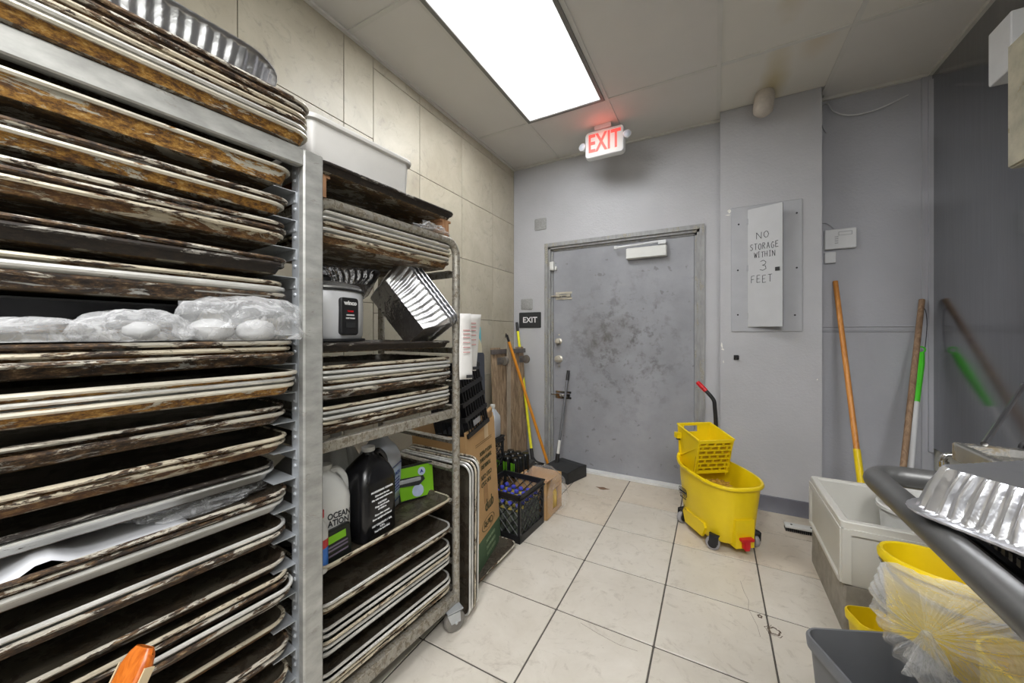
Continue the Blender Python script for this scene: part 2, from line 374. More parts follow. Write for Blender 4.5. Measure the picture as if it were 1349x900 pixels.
# ------------------------------------------------------------------ exit wall, column, recess, right wall, back wall
OX0, OX1, OZ = -1.375, -.098, 2.05
b = M(); b.box(XL, OX0, YD, YD+.16, 0, CEIL+.05); b.box(OX1, .05, YD, YD+.16, 0, CEIL+.05); b.box(OX0, OX1, YD, YD+.16, OZ, CEIL+.05)
struct(b.obj('wall_far', m_wall, smooth=None), 'grey painted far wall around the metal exit door')
cw = M().box(.04, .625, YC, YD+.16, 0, CEIL+.05)
wcol = struct(cw.obj('wall_column', m_wall, smooth=None), 'grey plastered wall bump-out carrying the electrical panel')
for (x, z, a, b_) in ((.098, 2.125, .012, .022), (.090, 2.10, .016, .006), (.112, 1.64, .003, .05), (.050, 1.15, .005, .04), (.056, 1.12, .009, .012), (.06, 1.03, .003, .02), (.60, .93, .004, .012)):
    pc = M(); q = [(x+a*math.cos(t_)*(1+.4*math.sin(3*t_+z*9)), YC-.0006, z+b_*math.sin(t_)*(1+.4*math.cos(2*t_+x*30))*.5) for t_ in [2*PI*k/10 for k in range(10)]]
    pc.add(q, [tuple(range(10))]); lbl(pc.obj('paint_chip', plain('bare_white_plaster', srgb(226, 224, 216), .8), wcol, smooth=None), 'white chip in the grey paint')
struct(M().box(.62, XR+.1, YR, YR+.12, 0, CEIL+.05).obj('wall_recess', m_wallr, smooth=None), 'bluish grey recessed wall behind the mop sink')
struct(M().box(XR+.012, XR+.12, YB, YR, 0, CEIL+.05).obj('wall_right', plain('right_wall_white', srgb(190, 190, 182), .5), smooth=None), 'right wall, white below its steel sheet')
m_mirror = None
def steel_sheet():
    m, nt, bs = new_mat('brushed_steel_sheet'); co = coords(nt, (1, 40, 1), rnd=False)
    n = noise(nt, co, 3, 4); bs.inputs['Metallic'].default_value = 1
    nt.links.new(ramp(nt, n, [(.3, srgb(158, 159, 161)), (.7, srgb(168, 169, 171))]), bs.inputs['Base Color'])
    n2 = noise(nt, coords(nt, (1,1,1), rnd=False), 3, 5)
    rr = N(nt, 'ShaderNodeMapRange'); rr.inputs[3].default_value = .10; rr.inputs[4].default_value = .22; nt.links.new(n2, rr.inputs[0]); nt.links.new(rr.outputs[0], bs.inputs['Roughness'])
    bump(nt, bs, n2, .03, .01)
    return m
o = M().box(XR, XR+.012, .2, YR-.002, .525, CEIL).obj('wall_sheet', steel_sheet(), smooth=None); struct(o, 'dark reflective stainless steel sheet covering the right wall')
struct(M().box(XR-.045, XR, YR-.012, YR, .2, CEIL-.02).box(XR-.02, XR+.001, YR-.03, YR-.012, .5, CEIL-.05).obj('trim_1', m_wallr, smooth=None), 'grey corner strip beside the steel sheet')
struct(M().box(XL-.1, XR+.1, YB-.1, YB, 0, CEIL+.05).obj('wall_back', m_wallback, smooth=None))
# chair rail grooves on the recess wall, cove base on the column
b = M()
for z in (1.282, 1.250): b.tube([(.627, YR-.001, z), (XR-.04, YR-.001, z)], .006, 6)
b.box(.627, XR-.045, YR-.006, YR, 1.257, 1.275)
struct(b.obj('trim_2', m_wallr, smooth=30), 'thin painted rail across the recessed wall')
m_base = plain('grey_cove_base', srgb(100, 100, 108), .5, 0, .06, 10)
for nm, x0, x1, y in (('baseboard_column', OX1+.06, .625, None),):
    b = M(); prof = [(YC, 0), (YC-.018, 0), (YC-.008, .012), (YC-.006, .10), (YC, .105)]
    b.prism(prof, 'x', .04, .628); struct(b.obj(nm, m_base), 'dark grey cove base at the foot of the wall bump-out')
b = M(); b.prism([(YR, 0), (YR-.018, 0), (YR-.008, .012), (YR-.006, .10), (YR, .105)], 'x', .63, XR-.05); struct(b.obj('baseboard_recess', m_base), 'dark grey cove base of the recessed wall')

# ------------------------------------------------------------------ ceiling: slab, panels, grid
ce = struct(M().box(XL-.1, XR+.1, YB-.1, YR+.1, CEIL+.012, CEIL+.1).obj('ceiling', m_ceil, smooth=None), 'low suspended ceiling of dirty off-white panels')
gx = [XL, -1.262, -.652, .027, .65, XR]; gy = [YR, 2.565, 1.325, .085, -1.155, -2.395, YB]
lights_at = [(1, 1), (2, 3), (4, 3), (3, 4)]
for i in range(5):
    for j in range(6):
        x0, x1, y1, y0 = gx[i], gx[i+1], gy[j], gy[j+1]
        if (i, j) in ((1, 1),): continue
        if j == 0: y1 = (YD if i < 3 else (YC if i == 3 else YR))
        b = M(); W, H = (x1-x0)/2-.011, (y1-y0)/2-.011
        b.box(-W, W, -H, H, -.0, .012)
        st = (i, j) in ((3, 1), (3, 0), (4, 1))
        o = b.obj('ceiling_panel', m_ceilst if st else m_ceil, ce, smooth=None, loc=((x0+x1)/2, (y0+y1)/2, CEIL+random.uniform(-.001, .002)), rot=(random.uniform(-.002, .002), random.uniform(-.002, .002), 0))
        if st: lbl(o, 'ceiling panel with brownish water stains')
for x in gx[1:-1]: lbl(M().box(x-.0125, x+.0125, YB, YC+.1, CEIL-.005, CEIL+.006).obj('ceiling_grid_bar', m_grid, ce, smooth=None), 'painted metal grid bar of the ceiling')
for y in gy[1:-1]:
    for i in range(5):
        M().box(gx[i]+.013, gx[i+1]-.013, y-.0125, y+.0125, CEIL-.0045, CEIL+.0055).obj('ceiling_grid_bar', m_grid, ce, smooth=None)
b = M(); b.box(XL, XL+.02, YB, YD, CEIL-.016, CEIL-.001); b.box(XR-.02, XR, YB, YR, CEIL-.02, CEIL-.001); b.box(.65, XR, YR-.02, YR, CEIL-.02, CEIL-.001); b.box(XL, .04, YD-.02, YD, CEIL-.015, CEIL-.001)
struct(b.obj('trim_3', m_grid, smooth=None), 'painted angle strip where ceiling meets the walls')

# ceiling light fixtures
def diffuser_mat(es):
    m, nt, bs = new_mat('prismatic_diffuser'); co = coords(nt, (1, 1, 1), rnd=False)
    wv = N(nt, 'ShaderNodeTexWave', wave_type='BANDS', bands_direction='X'); wv.inputs['Scale'].default_value = 1.7; wv.inputs['Distortion'].default_value = .2
    nt.links.new(co, wv.inputs[0])
    bs.inputs['Base Color'].default_value = (.85, .85, .85, 1)
    nt.links.new(ramp(nt, wv.outputs['Fac'], [(0, (.80,.82,.84,1)), (1, (.97,.985,1,1))]), bs.inputs['Emission Color'])
    sx = N(nt, 'ShaderNodeSeparateXYZ'); nt.links.new(co, sx.inputs[0]); ms = []
    for ax, hw in ((0, .27), (1, .583)):   # edge shading put into the emission: the lens dims towards its frame
        ab = N(nt, 'ShaderNodeMath', operation='ABSOLUTE'); nt.links.new(sx.outputs[ax], ab.inputs[0])
        mr = N(nt, 'ShaderNodeMapRange', interpolation_type='SMOOTHSTEP'); mr.inputs[1].default_value = hw; mr.inputs[2].default_value = hw-.075; mr.inputs[3].default_value = .045; mr.inputs[4].default_value = 1; nt.links.new(ab.outputs[0], mr.inputs[0]); ms.append(mr)
    mn = N(nt, 'ShaderNodeMath', operation='MINIMUM'); nt.links.new(ms[0].outputs[0], mn.inputs[0]); nt.links.new(ms[1].outputs[0], mn.inputs[1])
    mu = N(nt, 'ShaderNodeMath', operation='MULTIPLY'); mu.inputs[1].default_value = es; nt.links.new(mn.outputs[0], mu.inputs[0]); nt.links.new(mu.outputs[0], bs.inputs['Emission Strength'])
    v = N(nt, 'ShaderNodeTexVoronoi'); v.inputs['Scale'].default_value = 90; nt.links.new(co, v.inputs['Vector']); bump(nt, bs, v.outputs['Distance'], .3, .002)
    return m
m_diff = diffuser_mat(LIGHT_E)
m_fixture = plain('light_frame_paint', srgb(120, 118, 114), .5, 0, .1, 10)
def light_fixture(x0, x1, y0, y1, label):
    t = thing('ceiling_light', label, 'ceiling light', ((x0+x1)/2, (y0+y1)/2, CEIL-.002))
    W, H = (x1-x0)/2, (y1-y0)/2; b = M(); fr = .022
    b.box(-W, W, -H, -H+fr, -.012, .01); b.box(-W, W, H-fr, H, -.012, .01); b.box(-W, -W+fr, -H+fr, H-fr, -.012, .01); b.box(W-fr, W, -H+fr, H-fr, -.012, .01)
    b.obj('light_frame', m_fixture, t, smooth=None)
    M().box(-W+fr, W-fr, -H+fr, H-fr, -.006, .0).obj('diffuser', m_diff, t, smooth=None)
light_fixture(-1.25, -.665, 1.34, 2.55, 'long glowing fluorescent ceiling light with prismatic cover')

for (lx, ly) in ((-.30, -.75), (.80, -.75), (.30, -2.6)):
    b = M(); 
    for q in (-1, 1): b.box(lx+q*.29-.012, lx+q*.29+.012, ly-.60, ly+.60, CEIL-.03, CEIL-.004); b.box(lx-.278, lx+.278, ly+q*.588-.012, ly+q*.588+.012, CEIL-.03, CEIL-.004)
    lbl(b.obj('lamp_frame', m_fixture, ce, smooth=None), 'metal frame around a fluorescent lamp behind the camera')['kind'] = 'stuff'
# ------------------------------------------------------------------ door and frame
m_frame = worn('door_frame_paint', srgb(150, 150, 150), [(.3, srgb(96, 92, 84)), (.6, srgb(172, 168, 156)), (.8, srgb(196, 194, 184))], .56, metal=0, rough=.45, stretch=(8, 8, 2.5), bmp=.15)
fr = bpy.data.objects.new('door_frame', None); COL.objects.link(fr); struct(fr, 'grey scuffed steel frame of the exit door')
def jambprof(x, sgn):  # stepped profile in xy
    return [(x, YD-.012), (x+sgn*.035, YD-.012), (x+sgn*.035, YD+.004), (x+sgn*.055, YD+.004), (x+sgn*.055, YD+.03), (x+sgn*.072, YD+.03), (x+sgn*.072, YD+.03), (x+sgn*.072, YD+.09), (x, YD+.09)]
M().prism(jambprof(-1.408, 1), 'z', 0, 2.085).obj('jamb', m_frame, fr, smooth=None)
M().prism(jambprof(-.063, -1), 'z', 0, 2.085).obj('jamb', m_frame, fr, smooth=None)
hp = [(YD-.012, 2.085), (YD-.012, 2.05), (YD+.004, 2.05), (YD+.004, 2.03), (YD+.03, 2.03), (YD+.03, 2.013), (YD+.09, 2.013), (YD+.09, 2.085)]
M().prism(hp, 'x', -1.372, -.099).obj('head_jamb', m_frame, fr, smooth=None)
lbl(M().box(-1.372, -.10, YD-.035, YD+.034, .0, .020).obj('threshold', plain('threshold_metal', srgb(226, 226, 224), .4, .1, .1, 8), fr, smooth=None), 'light metal door threshold')
def door_mat():
    m, nt, bs = new_mat('door_grey_smudged'); co = coords(nt, (1,1,1), rnd=False)
    n = noise(nt, co, 2.5, 7, .65); base = ramp(nt, n, [(.3, srgb(134, 135, 140)), (.7, srgb(156, 157, 162))])
    s = noise(nt, coords(nt, (1,1,1), rnd=False, loc=(3,1,2)), 11, 9, .68, .15); sm = ramp(nt, s, [(.50, 0), (.64, .95)])
    area = blobmask(nt, (-.70, 3.25, 1.12), (.50, 1, .60), .35, 4, (.15, 1.25))
    ml = N(nt, 'ShaderNodeMath', operation='MULTIPLY'); nt.links.new(sm, ml.inputs[0]); nt.links.new(area, ml.inputs[1])
    c = mix(nt, ml.outputs[0], base, srgb(92, 90, 90))
    core = blobmask(nt, (-.86, 3.25, 1.20), (.30, 1, .24), .9, 7, (.0, 1.1)); m2 = N(nt, 'ShaderNodeMath', operation='MULTIPLY'); nt.links.new(ramp(nt, s, [(.36, .25), (.58, 1)]), m2.inputs[1]); nt.links.new(core, m2.inputs[0])
    c = mix(nt, m2.outputs[0], c, srgb(98, 94, 92))
    s2 = noise(nt, coords(nt, (1,1,1), rnd=False, loc=(9,4,7)), 15, 3, .5, .3); sm2 = ramp(nt, s2, [(.66, 0), (.70, .55)])
    c = mix(nt, sm2, c, srgb(100, 99, 100))
    nt.links.new(c, bs.inputs['Base Color']); bs.inputs['Roughness'].default_value = .42
    bump(nt, bs, n, .08, .004); return m
dr = M().cbox(-1.333, -.138, YD+.035, YD+.08, .016, 2.012, .002).obj('door_1', door_mat(), smooth=None); struct(dr, 'wide grey metal exit door covered in dark smudges')
# door hardware (children of the door)
m_nickel = plain('worn_nickel', srgb(196, 190, 176), .32, .5, .12, 20)
YF = YD+.035
b = M(); b.cbox(-.655, -.335, YF-.055, YF-.002, 1.865, 1.955, .006); lbl(b.obj('door_closer', m_white, dr), 'white box of the door closer')
b = M(); b.box(-.40, -.34, YF-.05, YF-.01, 1.965, 1.995); b.tube([(-.37, YF-.04, 1.99), (-.74, YF-.06, 1.968)], .008, 6); b.tube([(-.74, YF-.062, 1.972), (-.45, YF-.035, 1.985)], .007, 6); b.lathe([(.013,-.01),(.013,.012)], 10, (-.74, YF-.06, 1.97))
lbl(b.obj('closer_arm', m_whitepaint, dr), 'folding closer arm above its box')
lbl(M().cbox(-1.356, -1.318, YF-.045, YF-.001, 1.83, 1.912, .004).cbox(-1.313, -1.295, YF-.02, YF-.001, 1.835, 1.87, .002).obj('door_contact', m_white, dr), 'small white alarm contact')
def bolt(z0, z1, x0, x1, mat, label):
    b = M(); zm = (z0+z1)/2
    b.box(x0+.03, x1, YF-.006, YF-.0005, z1-.018, z1); b.box(x0+.03, x1, YF-.006, YF-.0005, z0, z0+.018); b.box(x0+.04, x0+.075, YF-.022, YF-.006, zm-.012, zm+.012); b.box(x1-.045, x1-.01, YF-.022, YF-.006, zm-.012, zm+.012)
    b.tube([(x0-.025, YF-.013, zm), (x1-.01, YF-.013, zm)], .0065, 8); b.tube([((x0+x1)/2, YF-.013, zm), ((x0+x1)/2, YF-.035, zm-.02)], .005, 6)
    lbl(b.obj('slide_bolt', mat, dr), label)
bolt(1.555, 1.625, -1.34, -1.15, m_nickel, 'metal slide bolt high on the door')
bolt(.63, .70, -1.34, -1.155, m_chrome, 'shiny slide bolt low on the door')
def knobpart(z, r, label):
    T = Matrix.Translation((-1.275, YF-.001, z)) @ Matrix.Rotation(PI/2, 4, 'X')
    lbl(M().lathe([(r*1.05, 0), (r*1.05, .005), (r*.5, .012), (r*.45, .022), (r*.85, .03), (r, .045), (r*.8, .058), (r*.3, .062)], 20, T=T).obj('door_knob' if r > .028 else 'deadbolt', m_nickel, dr), label)
knobpart(1.00, .032, 'round nickel door knob'); knobpart(1.165, .027, 'nickel deadbolt above the knob')
for z in (1.225, .93): M().lathe([(.008, 0), (.008, .006)], 10, T=Matrix.Translation((-1.275, YF-.001, z)) @ Matrix.Rotation(PI/2, 4, 'X')).obj('screw', m_nickel, dr)

# ------------------------------------------------------------------ text helpers
def text_mesh(txt, size, mat, parent, T, name='lettering', depth=.0006, align_x='CENTER', bold=0):
    cu = bpy.data.curves.new('t', 'FONT'); cu.body = txt; cu.size = size; cu.align_x = align_x; cu.align_y = 'CENTER'; cu.extrude = depth; cu.offset = bold; cu.resolution_u = 3
    to = bpy.data.objects.new('t', cu); COL.objects.link(to)
    dg = bpy.context.evaluated_depsgraph_get(); dg.update(); me = bpy.data.meshes.new_from_object(to.evaluated_get(dg))
    bpy.data.objects.remove(to); me.materials.clear(); me.materials.append(mat)
    me.transform(T); o = bpy.data.objects.new(name, me); COL.objects.link(o)
    if parent: o.parent = parent
    return o
def TM(o, right, up):
    r = Vector(right).normalized(); u = Vector(up).normalized(); n = r.cross(u)
    m = Matrix((r, u, n)).transposed().to_4x4(); m.translation = Vector(o); return m
STK = {'N': [[(0,0),(0,1),(.6,0),(.62,1)]], 'O': [[(.3,1),(.05,.75),(.02,.35),(.25,0),(.5,.1),(.62,.5),(.5,.9),(.3,1)]],
 'S': [[(.58,.9),(.3,1),(.05,.8),(.15,.58),(.5,.42),(.55,.15),(.3,0),(.0,.1)]], 'T': [[(0,.97),(.65,1)],[(.32,1),(.3,0)]],
 'R': [[(.02,0),(.05,1),(.45,.95),(.5,.65),(.06,.5)],[(.2,.5),(.55,0)]], 'A': [[(0,0),(.28,1),(.58,0)],[(.1,.35),(.48,.37)]],
 'G': [[(.58,.85),(.3,1),(.03,.6),(.1,.1),(.4,0),(.6,.2),(.58,.45),(.35,.44)]], 'E': [[(.55,1),(.04,.98),(.02,0),(.58,.03)],[(.02,.5),(.45,.53)]],
 'W': [[(0,1),(.2,0),(.38,.8),(.56,0),(.78,1)]], 'I': [[(.1,1),(.5,1)],[(.3,1),(.3,0)],[(.08,0),(.52,0)]], 'H': [[(0,1),(0,0)],[(.55,1),(.55,0)],[(0,.5),(.55,.5)]],
 '3': [[(.05,.9),(.35,1),(.6,.8),(.5,.58),(.25,.52),(.55,.42),(.6,.15),(.3,0),(.0,.1)]], 'F': [[(.55,1),(.04,.98),(.02,0)],[(.02,.5),(.45,.52)]]}
def handwrite(lines, mat, parent, T, r=.0015):
    b = M()
    for txt, x, y, h, wd in lines:
        n = len(txt); cw_ = wd/n
        for i, ch in enumerate(txt):
            for st in STK.get(ch, []):
                Q = [(x+i*cw_+p[0]*cw_*1.1, y+p[1]*h+.002*math.sin(i*2.3), 0) for p in st]
                for q0, q1 in zip(Q, Q[1:]): b.tube([q0, q1], r, 4)
    b.xf(T); o = b.obj('lettering', mat, parent, smooth=None); o['kind'] = 'stuff'; return o

# ------------------------------------------------------------------ things on the far walls
# exit plaque
t = thing('exit_plaque', 'small black plaque with white letters on wall left of the door', 'sign', (-1.563, YD-.001, 1.367))
b = M(); L = [[(p[0], y, p[1]) for p in [(q[0], q[1]) for q in rrect(-.117, .117, -.075, .075, .008, 0, 3)]] for y in (0, -.004)]
b.loft(L); b.obj('plate', m_blackm, t); text_mesh('EXIT', .075, m_whiteink, t, TM((0, -.0048, 0), (1,0,0), (0,0,1)), bold=.0015)
# blank wall plates
m_plate = plain('painted_cover_plate', srgb(150, 150, 148), .6, 0, .2, 80, .3)
for (x0, x1, z0, z1, l) in ((-1.66, -1.533, 1.47, 1.575, 'rough grey blank cover plate just above the black plaque'), (-1.512, -1.39, 2.225, 2.335, 'small grey square cover plate high beside the door frame')):
    b = M(); b.loft([[(p[0], y, p[1]) for p in rrect(x0, x1, z0, z1, .01, 0, 3, i)] for y, i in ((YD-.001, 0), (YD-.004, 0), (YD-.006, .004))]); b.box((x0+x1)/2-.015, (x0+x1)/2+.015, YD-.009, YD-.006, (z0+z1)/2-.01, (z0+z1)/2+.012)
    tag(b.obj('wall_plate', m_plate), l, 'cover plate')
# illuminated exit sign hung from the ceiling
EY = 2.87
t = thing('exit_sign', 'white emergency exit sign with glowing red letters and twin lamps', 'sign', (-.747, EY, 2.72))
m_red_l = plain('red_glowing_letters', srgb(250, 90, 80), .5, 0, .02, 5, 0, emit=srgb(255, 70, 60), es=.35)
m_signface = plain('exit_sign_face', srgb(205, 208, 204), .5, 0, .03, 5, 0)
b = M(); b.loft([[(p[0], y, p[1]) for p in rrect(-.152, .152, -.105, .105, .03, 0, 5, i)] for y, i in ((.028, 0), (-.012, 0), (-.022, .008))]); b.obj('housing', m_whitepaint, t)
b = M(); b.loft([[(p[0], y, p[1]) for p in rrect(-.14, .14, -.093, .093, .022, 0, 5)] for y in (-.0215, -.0235)]); b.obj('sign_face', m_signface, t)
text_mesh('EXIT', .20, m_red_l, t, TM((0, -.0245, 0), (1,0,0), (0,0,1)) @ Matrix.Diagonal((.62, .98, 1, 1)), bold=.004)
M().box(-.075, .055, -.03, .03, .106, .138).obj('mount', m_whitepaint, t, smooth=None)
for sx, zz in ((-1, .0), (1, .02)):
    T = Matrix.Translation((sx*.172, -.01, zz)) @ Matrix.Rotation(PI/2, 4, 'X') @ Matrix.Rotation(sx*.25, 4, 'Y')
    o = M().lathe([(.012, -.04), (.022, -.03), (.028, 0), (.030, .012), (.026, .016)], 18, T=T).obj('emergency_lamp', m_whitepaint, t)
    M().lathe([(.0245, .0165), (.018, .021), (.004, .023)], 18, T=T).obj('lens', plain('lamp_lens', srgb(190, 196, 205), .2), o)
    M().tube([(sx*.14, 0, zz-.01), (sx*.168, 0, zz)], .008, 8).obj('bracket', m_whitepaint, t)
rl = bpy.data.lights.new('exit_sign_glow', 'POINT'); rl.energy = .28; rl.color = (1, .12, .08); rl.shadow_soft_size = .05
ro = bpy.data.objects.new('exit_sign_glow', rl); ro.location = (-.75, EY-.07, 2.74); COL.objects.link(ro)
# electrical panel
t = thing('electrical_panel', 'grey breaker panel with handwritten warning on its slightly open door', 'electrical panel', (0, YC, 0))
m_panel = plain('panel_grey_paint', srgb(168, 169, 173), .45, 0, .05, 8, .03); m_pdoor = plain('panel_door_paint', srgb(184, 185, 187), .42, 0, .04, 8, .03)
b = M(); b.loft([[(p[0], y, p[1]) for p in rrect(.108, .522, 1.249, 2.144, .004, 0, 1, i)] for y, i in ((-.001, 0), (-.006, 0), (-.008, .003))]); b.obj('cover', m_panel, t, smooth=None)
for x, z in ((.155, 2.02), (.49, 2.05), (.15, 1.69), (.49, 1.68), (.15, 1.37), (.48, 1.36)):
    M().lathe([(.006, 0), (.006, .003)], 8, T=Matrix.Translation((x, -.008, z)) @ Matrix.Rotation(PI/2, 4, 'X')).obj('screw', m_ink, t)
M().box(.225, .41, -.0095, -.008, 1.30, 2.09).obj('opening', plain('panel_opening', srgb(70, 70, 72), .6), t, smooth=None)
TD = Matrix.Translation((.211, -.010, 0)) @ Matrix.Rotation(-math.radians(21), 4, 'Z')
b = M(); b.box(0, .206, -.004, 0, 1.283, 2.114, T=TD); b.box(.200, .206, 0, .014, 1.283, 2.114, T=TD); b.box(0, .2, 0, .010, 1.283, 1.287, T=TD); b.box(0, .2, 0, .010, 2.110, 2.114, T=TD)
pd = b.obj('panel_door', m_pdoor, t, smooth=None)
M().box(.165, .19, -.010, -.004, 1.66, 1.685, T=TD).obj('latch', m_ink, pd, smooth=None)
handwrite([('NO', .055, 1.895, .045, .085), ('STORAGE', .016, 1.82, .042, .175), ('WITHIN', .040, 1.765, .038, .13), ('3', .075, 1.672, .07, .055), ('FEET', .022, 1.59, .05, .135)],
          m_ink, pd, TD @ TM((0, -.0050, 0), (1,0,0), (0,0,1)))
for z in (1.36, 1.70, 2.03): M().tube([(.208, -.012, z-.02), (.208, -.012, z+.02)], .005, 6).obj('hinge', m_panel, t)
# black coat hook
b = M(); b.box(.125, .155, YC-.006, YC, 1.045, 1.08); b.tube([(.132, YC-.006, 1.06), (.13, YC-.03, 1.055), (.13, YC-.036, 1.075)], .005, 6); b.tube([(.15, YC-.006, 1.06), (.152, YC-.03, 1.055), (.152, YC-.036, 1.075)], .005, 6)
tag(b.obj('coat_hook', m_black), 'small black plastic hook under the breaker panel', 'hook')
# white boxes on recess wall
t = thing('alarm_keypad', 'white flat alarm box mounted in the recess right of the column', 'wall box', (.749, YR, 1.877))
M().cbox(-.083, .083, -.028, -.001, -.067, .067, .004).obj('case', m_whitepaint, t, smooth=None)
b = M(); b.box(-.01, .06, -.030, -.0283, .022, .024); b.box(-.01, .06, -.030, -.0283, .045, .047); b.box(-.01, -.008, -.030, -.0283, .022, .047); b.box(.058, .06, -.030, -.0283, .022, .047)
for k in range(4): b.box(-.03, -.012, -.030, -.0283, -.03+k*.014, -.026+k*.014)
b.obj('printed_outline', plain('grey_print', srgb(150, 152, 156), .5), t, smooth=None)
tag(M().cbox(.667, .728, YR-.022, YR-.001, 1.717, 1.793, .003).obj('wall_switch', m_whitepaint, smooth=None), 'small white switch plate just below the flat alarm box', 'switch')
tag(M().tube(bez([(.64, YR-.012, 2.80), (.68, YR-.014, 2.82), (.72, YR-.02, 2.745), (.80, YR-.02, 2.70), (.90, YR-.02, 2.695), (1.0, YR-.015, 2.72), (1.085, YR-.006, 2.755)]), .0045, 6).obj('cable', m_whitepaint), 'white loose cable drooping across the top of the recess', 'cable')
tag(M().tube(bez([(.642, YR-.008, 2.80), (.645, YR-.01, 2.72), (.66, YR-.008, 2.66), (.68, YR-.004, 2.62)]), .003, 6).obj('cable', m_wallr), 'thin grey cable hanging down the edge of the column', 'cable')
tag(M().tube(bez([(.64, YR-.006, 2.0), (.68, YR-.01, 1.995), (.72, YR-.012, 1.95)]), .003, 6).obj('cable', m_wallr), 'short thin wire running into the flat alarm box', 'cable')
# capped pipe stub
b = M(); T = align((.30, 3.0, CEIL+.0), (.285, 2.985, 2.70))
b.lathe([(.052, 0), (.058, .02), (.06, .10), (.055, .135), (.035, .155), (.006, .16)], 20, T=T); tag(b.obj('pipe_stub', plain('wrapped_pipe', srgb(190, 182, 172), .7, 0, .1, 30, .2)), 'wrapped white pipe stub poking down from the ceiling by the column', 'pipe')
# boxes on right wall
t = thing('junction_box', 'white metal box fixed high on the right wall, farther of the two boxes', 'wall box', (1.12, 2.34, 2.42))
M().cbox(-.07, .069, -.07, .07, -.115, .115, .003).obj('case', m_whitepaint, t, smooth=None)
M().box(-.0715, -.070, -.066, .066, -.108, .108).obj('front_cover', m_whitepaint, t, smooth=None)
M().tube([(.03, .0, .115), (.03, .0, .43)], .011, 10).obj('conduit', m_whitepaint, t)
t = thing('wall_cabinet', 'beige metal cabinet fixed high on the right wall, nearer of the two boxes', 'cabinet', (1.075, 1.865, 2.065))
m_beige = worn('beige_cabinet_paint', srgb(176, 170, 150), [(.3, srgb(140, 128, 100)), (.7, srgb(160, 150, 122))], .62, metal=0, rough=.4, stretch=(4,4,4), bmp=.05)
M().cbox(-.12, .114, -.21, .21, -.228, .228, .004).obj('case', m_beige, t, smooth=None)
M().cbox(-.126, -.1201, -.205, .205, -.222, .222, .002).obj('cabinet_door', m_beige, t, smooth=None)

# ------------------------------------------------------------------ sheet pans
pan_cache = {}
def pan_mesh(style, L=.66, W=.457, H=.026):
    key = (style, L, W, H)
    if key in pan_cache: return pan_cache[key]
    def lp(i, z): return rrect(-W/2, W/2, -L/2, L/2, .048, z, 5, i)
    prof_o = [(.060, .0), (.024, .0), (.020, .003), (.009, H-.005)]
    prof_r = [(.009, H-.005), (.003, H-.006), (0, H-.002), (.001, H+.002), (.005, H+.0035), (.009, H+.001)]
    prof_i = [(.009, H+.001), (.013, H-.004), (.024, .0042), (.028, .0022), (.060, .0020)]
    b = M()
    b.loft([lp(*p) for p in prof_o[:3]], 3, True, False); b.loft([lp(*p) for p in prof_o[2:]], 0, False, False); b.loft([lp(*p) for p in prof_r], 1, False, False); b.loft([lp(*p) for p in prof_i], 2, False, True)
    me = b.mesh('sheet_pan', [m_side[style], m_rim[style], m_in, m_under], 50); pan_cache[key] = me; return me
ORD = ['topmost', 'second', 'third', 'fourth', 'fifth', 'sixth', 'seventh', 'eighth']
NTH = ['first', 'second', 'third', 'fourth', 'fifth', 'sixth', 'seventh', 'eighth', 'ninth', 'tenth', 'eleventh', 'twelfth', 'thirteenth', 'fourteenth', 'fifteenth', 'sixteenth', 'seventeenth', 'eighteenth']
ADJ = dict(gold='golden-brown crusted', dark='black-crusted', silver='bare silvery', brown='brown-stained', soot='soot-black')
def pan_label(s, k, n, where):
    if n == 1: return '%s sheet pan alone %s' % (ADJ[s], where)
    p = 'top' if k == 0 else 'bottom' if k == n-1 else ORD[k]+' from top'
    return '%s sheet pan, %s of %d %s' % (ADJ[s], p, n, where)
def mat_rack(o, deg=-4.2): return Matrix.Translation((o[0], o[1], 0)) @ Matrix.Rotation(math.radians(deg), 4, 'Z')
T1 = mat_rack((-.913, .622)); T2 = mat_rack((-.939, 1.27))
def put_pan(T, style, x, y, z, label, group, dz=0, tilt=(0,0), L=.66, W=.457, H=.026):
    o = bpy.data.objects.new('sheet_pan', pan_mesh(style, L, W, H)); COL.objects.link(o)
    o.matrix_world = T @ Matrix.Translation((x, y, z)) @ Matrix.Rotation(dz, 4, 'Z') @ Matrix.Rotation(tilt[0], 4, 'X') @ Matrix.Rotation(tilt[1], 4, 'Y')
    return tag(o, label, 'sheet pan', group)
def stack(T, styles, z0, where, group, x=-.235, y=-.395, pitch=.0145, jx=.008, jy=.006, L=.66, tilt=(0,0)):
    """styles listed from the top of the stack down"""
    n = len(styles)
    for k in range(n-1, -1, -1):
        s = styles[k]; z = z0+(n-1-k)*pitch
        pos = pan_label(s, k, n, where)
        put_pan(T, s, x+random.uniform(-jx, jx), y+random.uniform(-jy, jy), z, pos, group, random.uniform(-.006, .006), tilt, L=L)

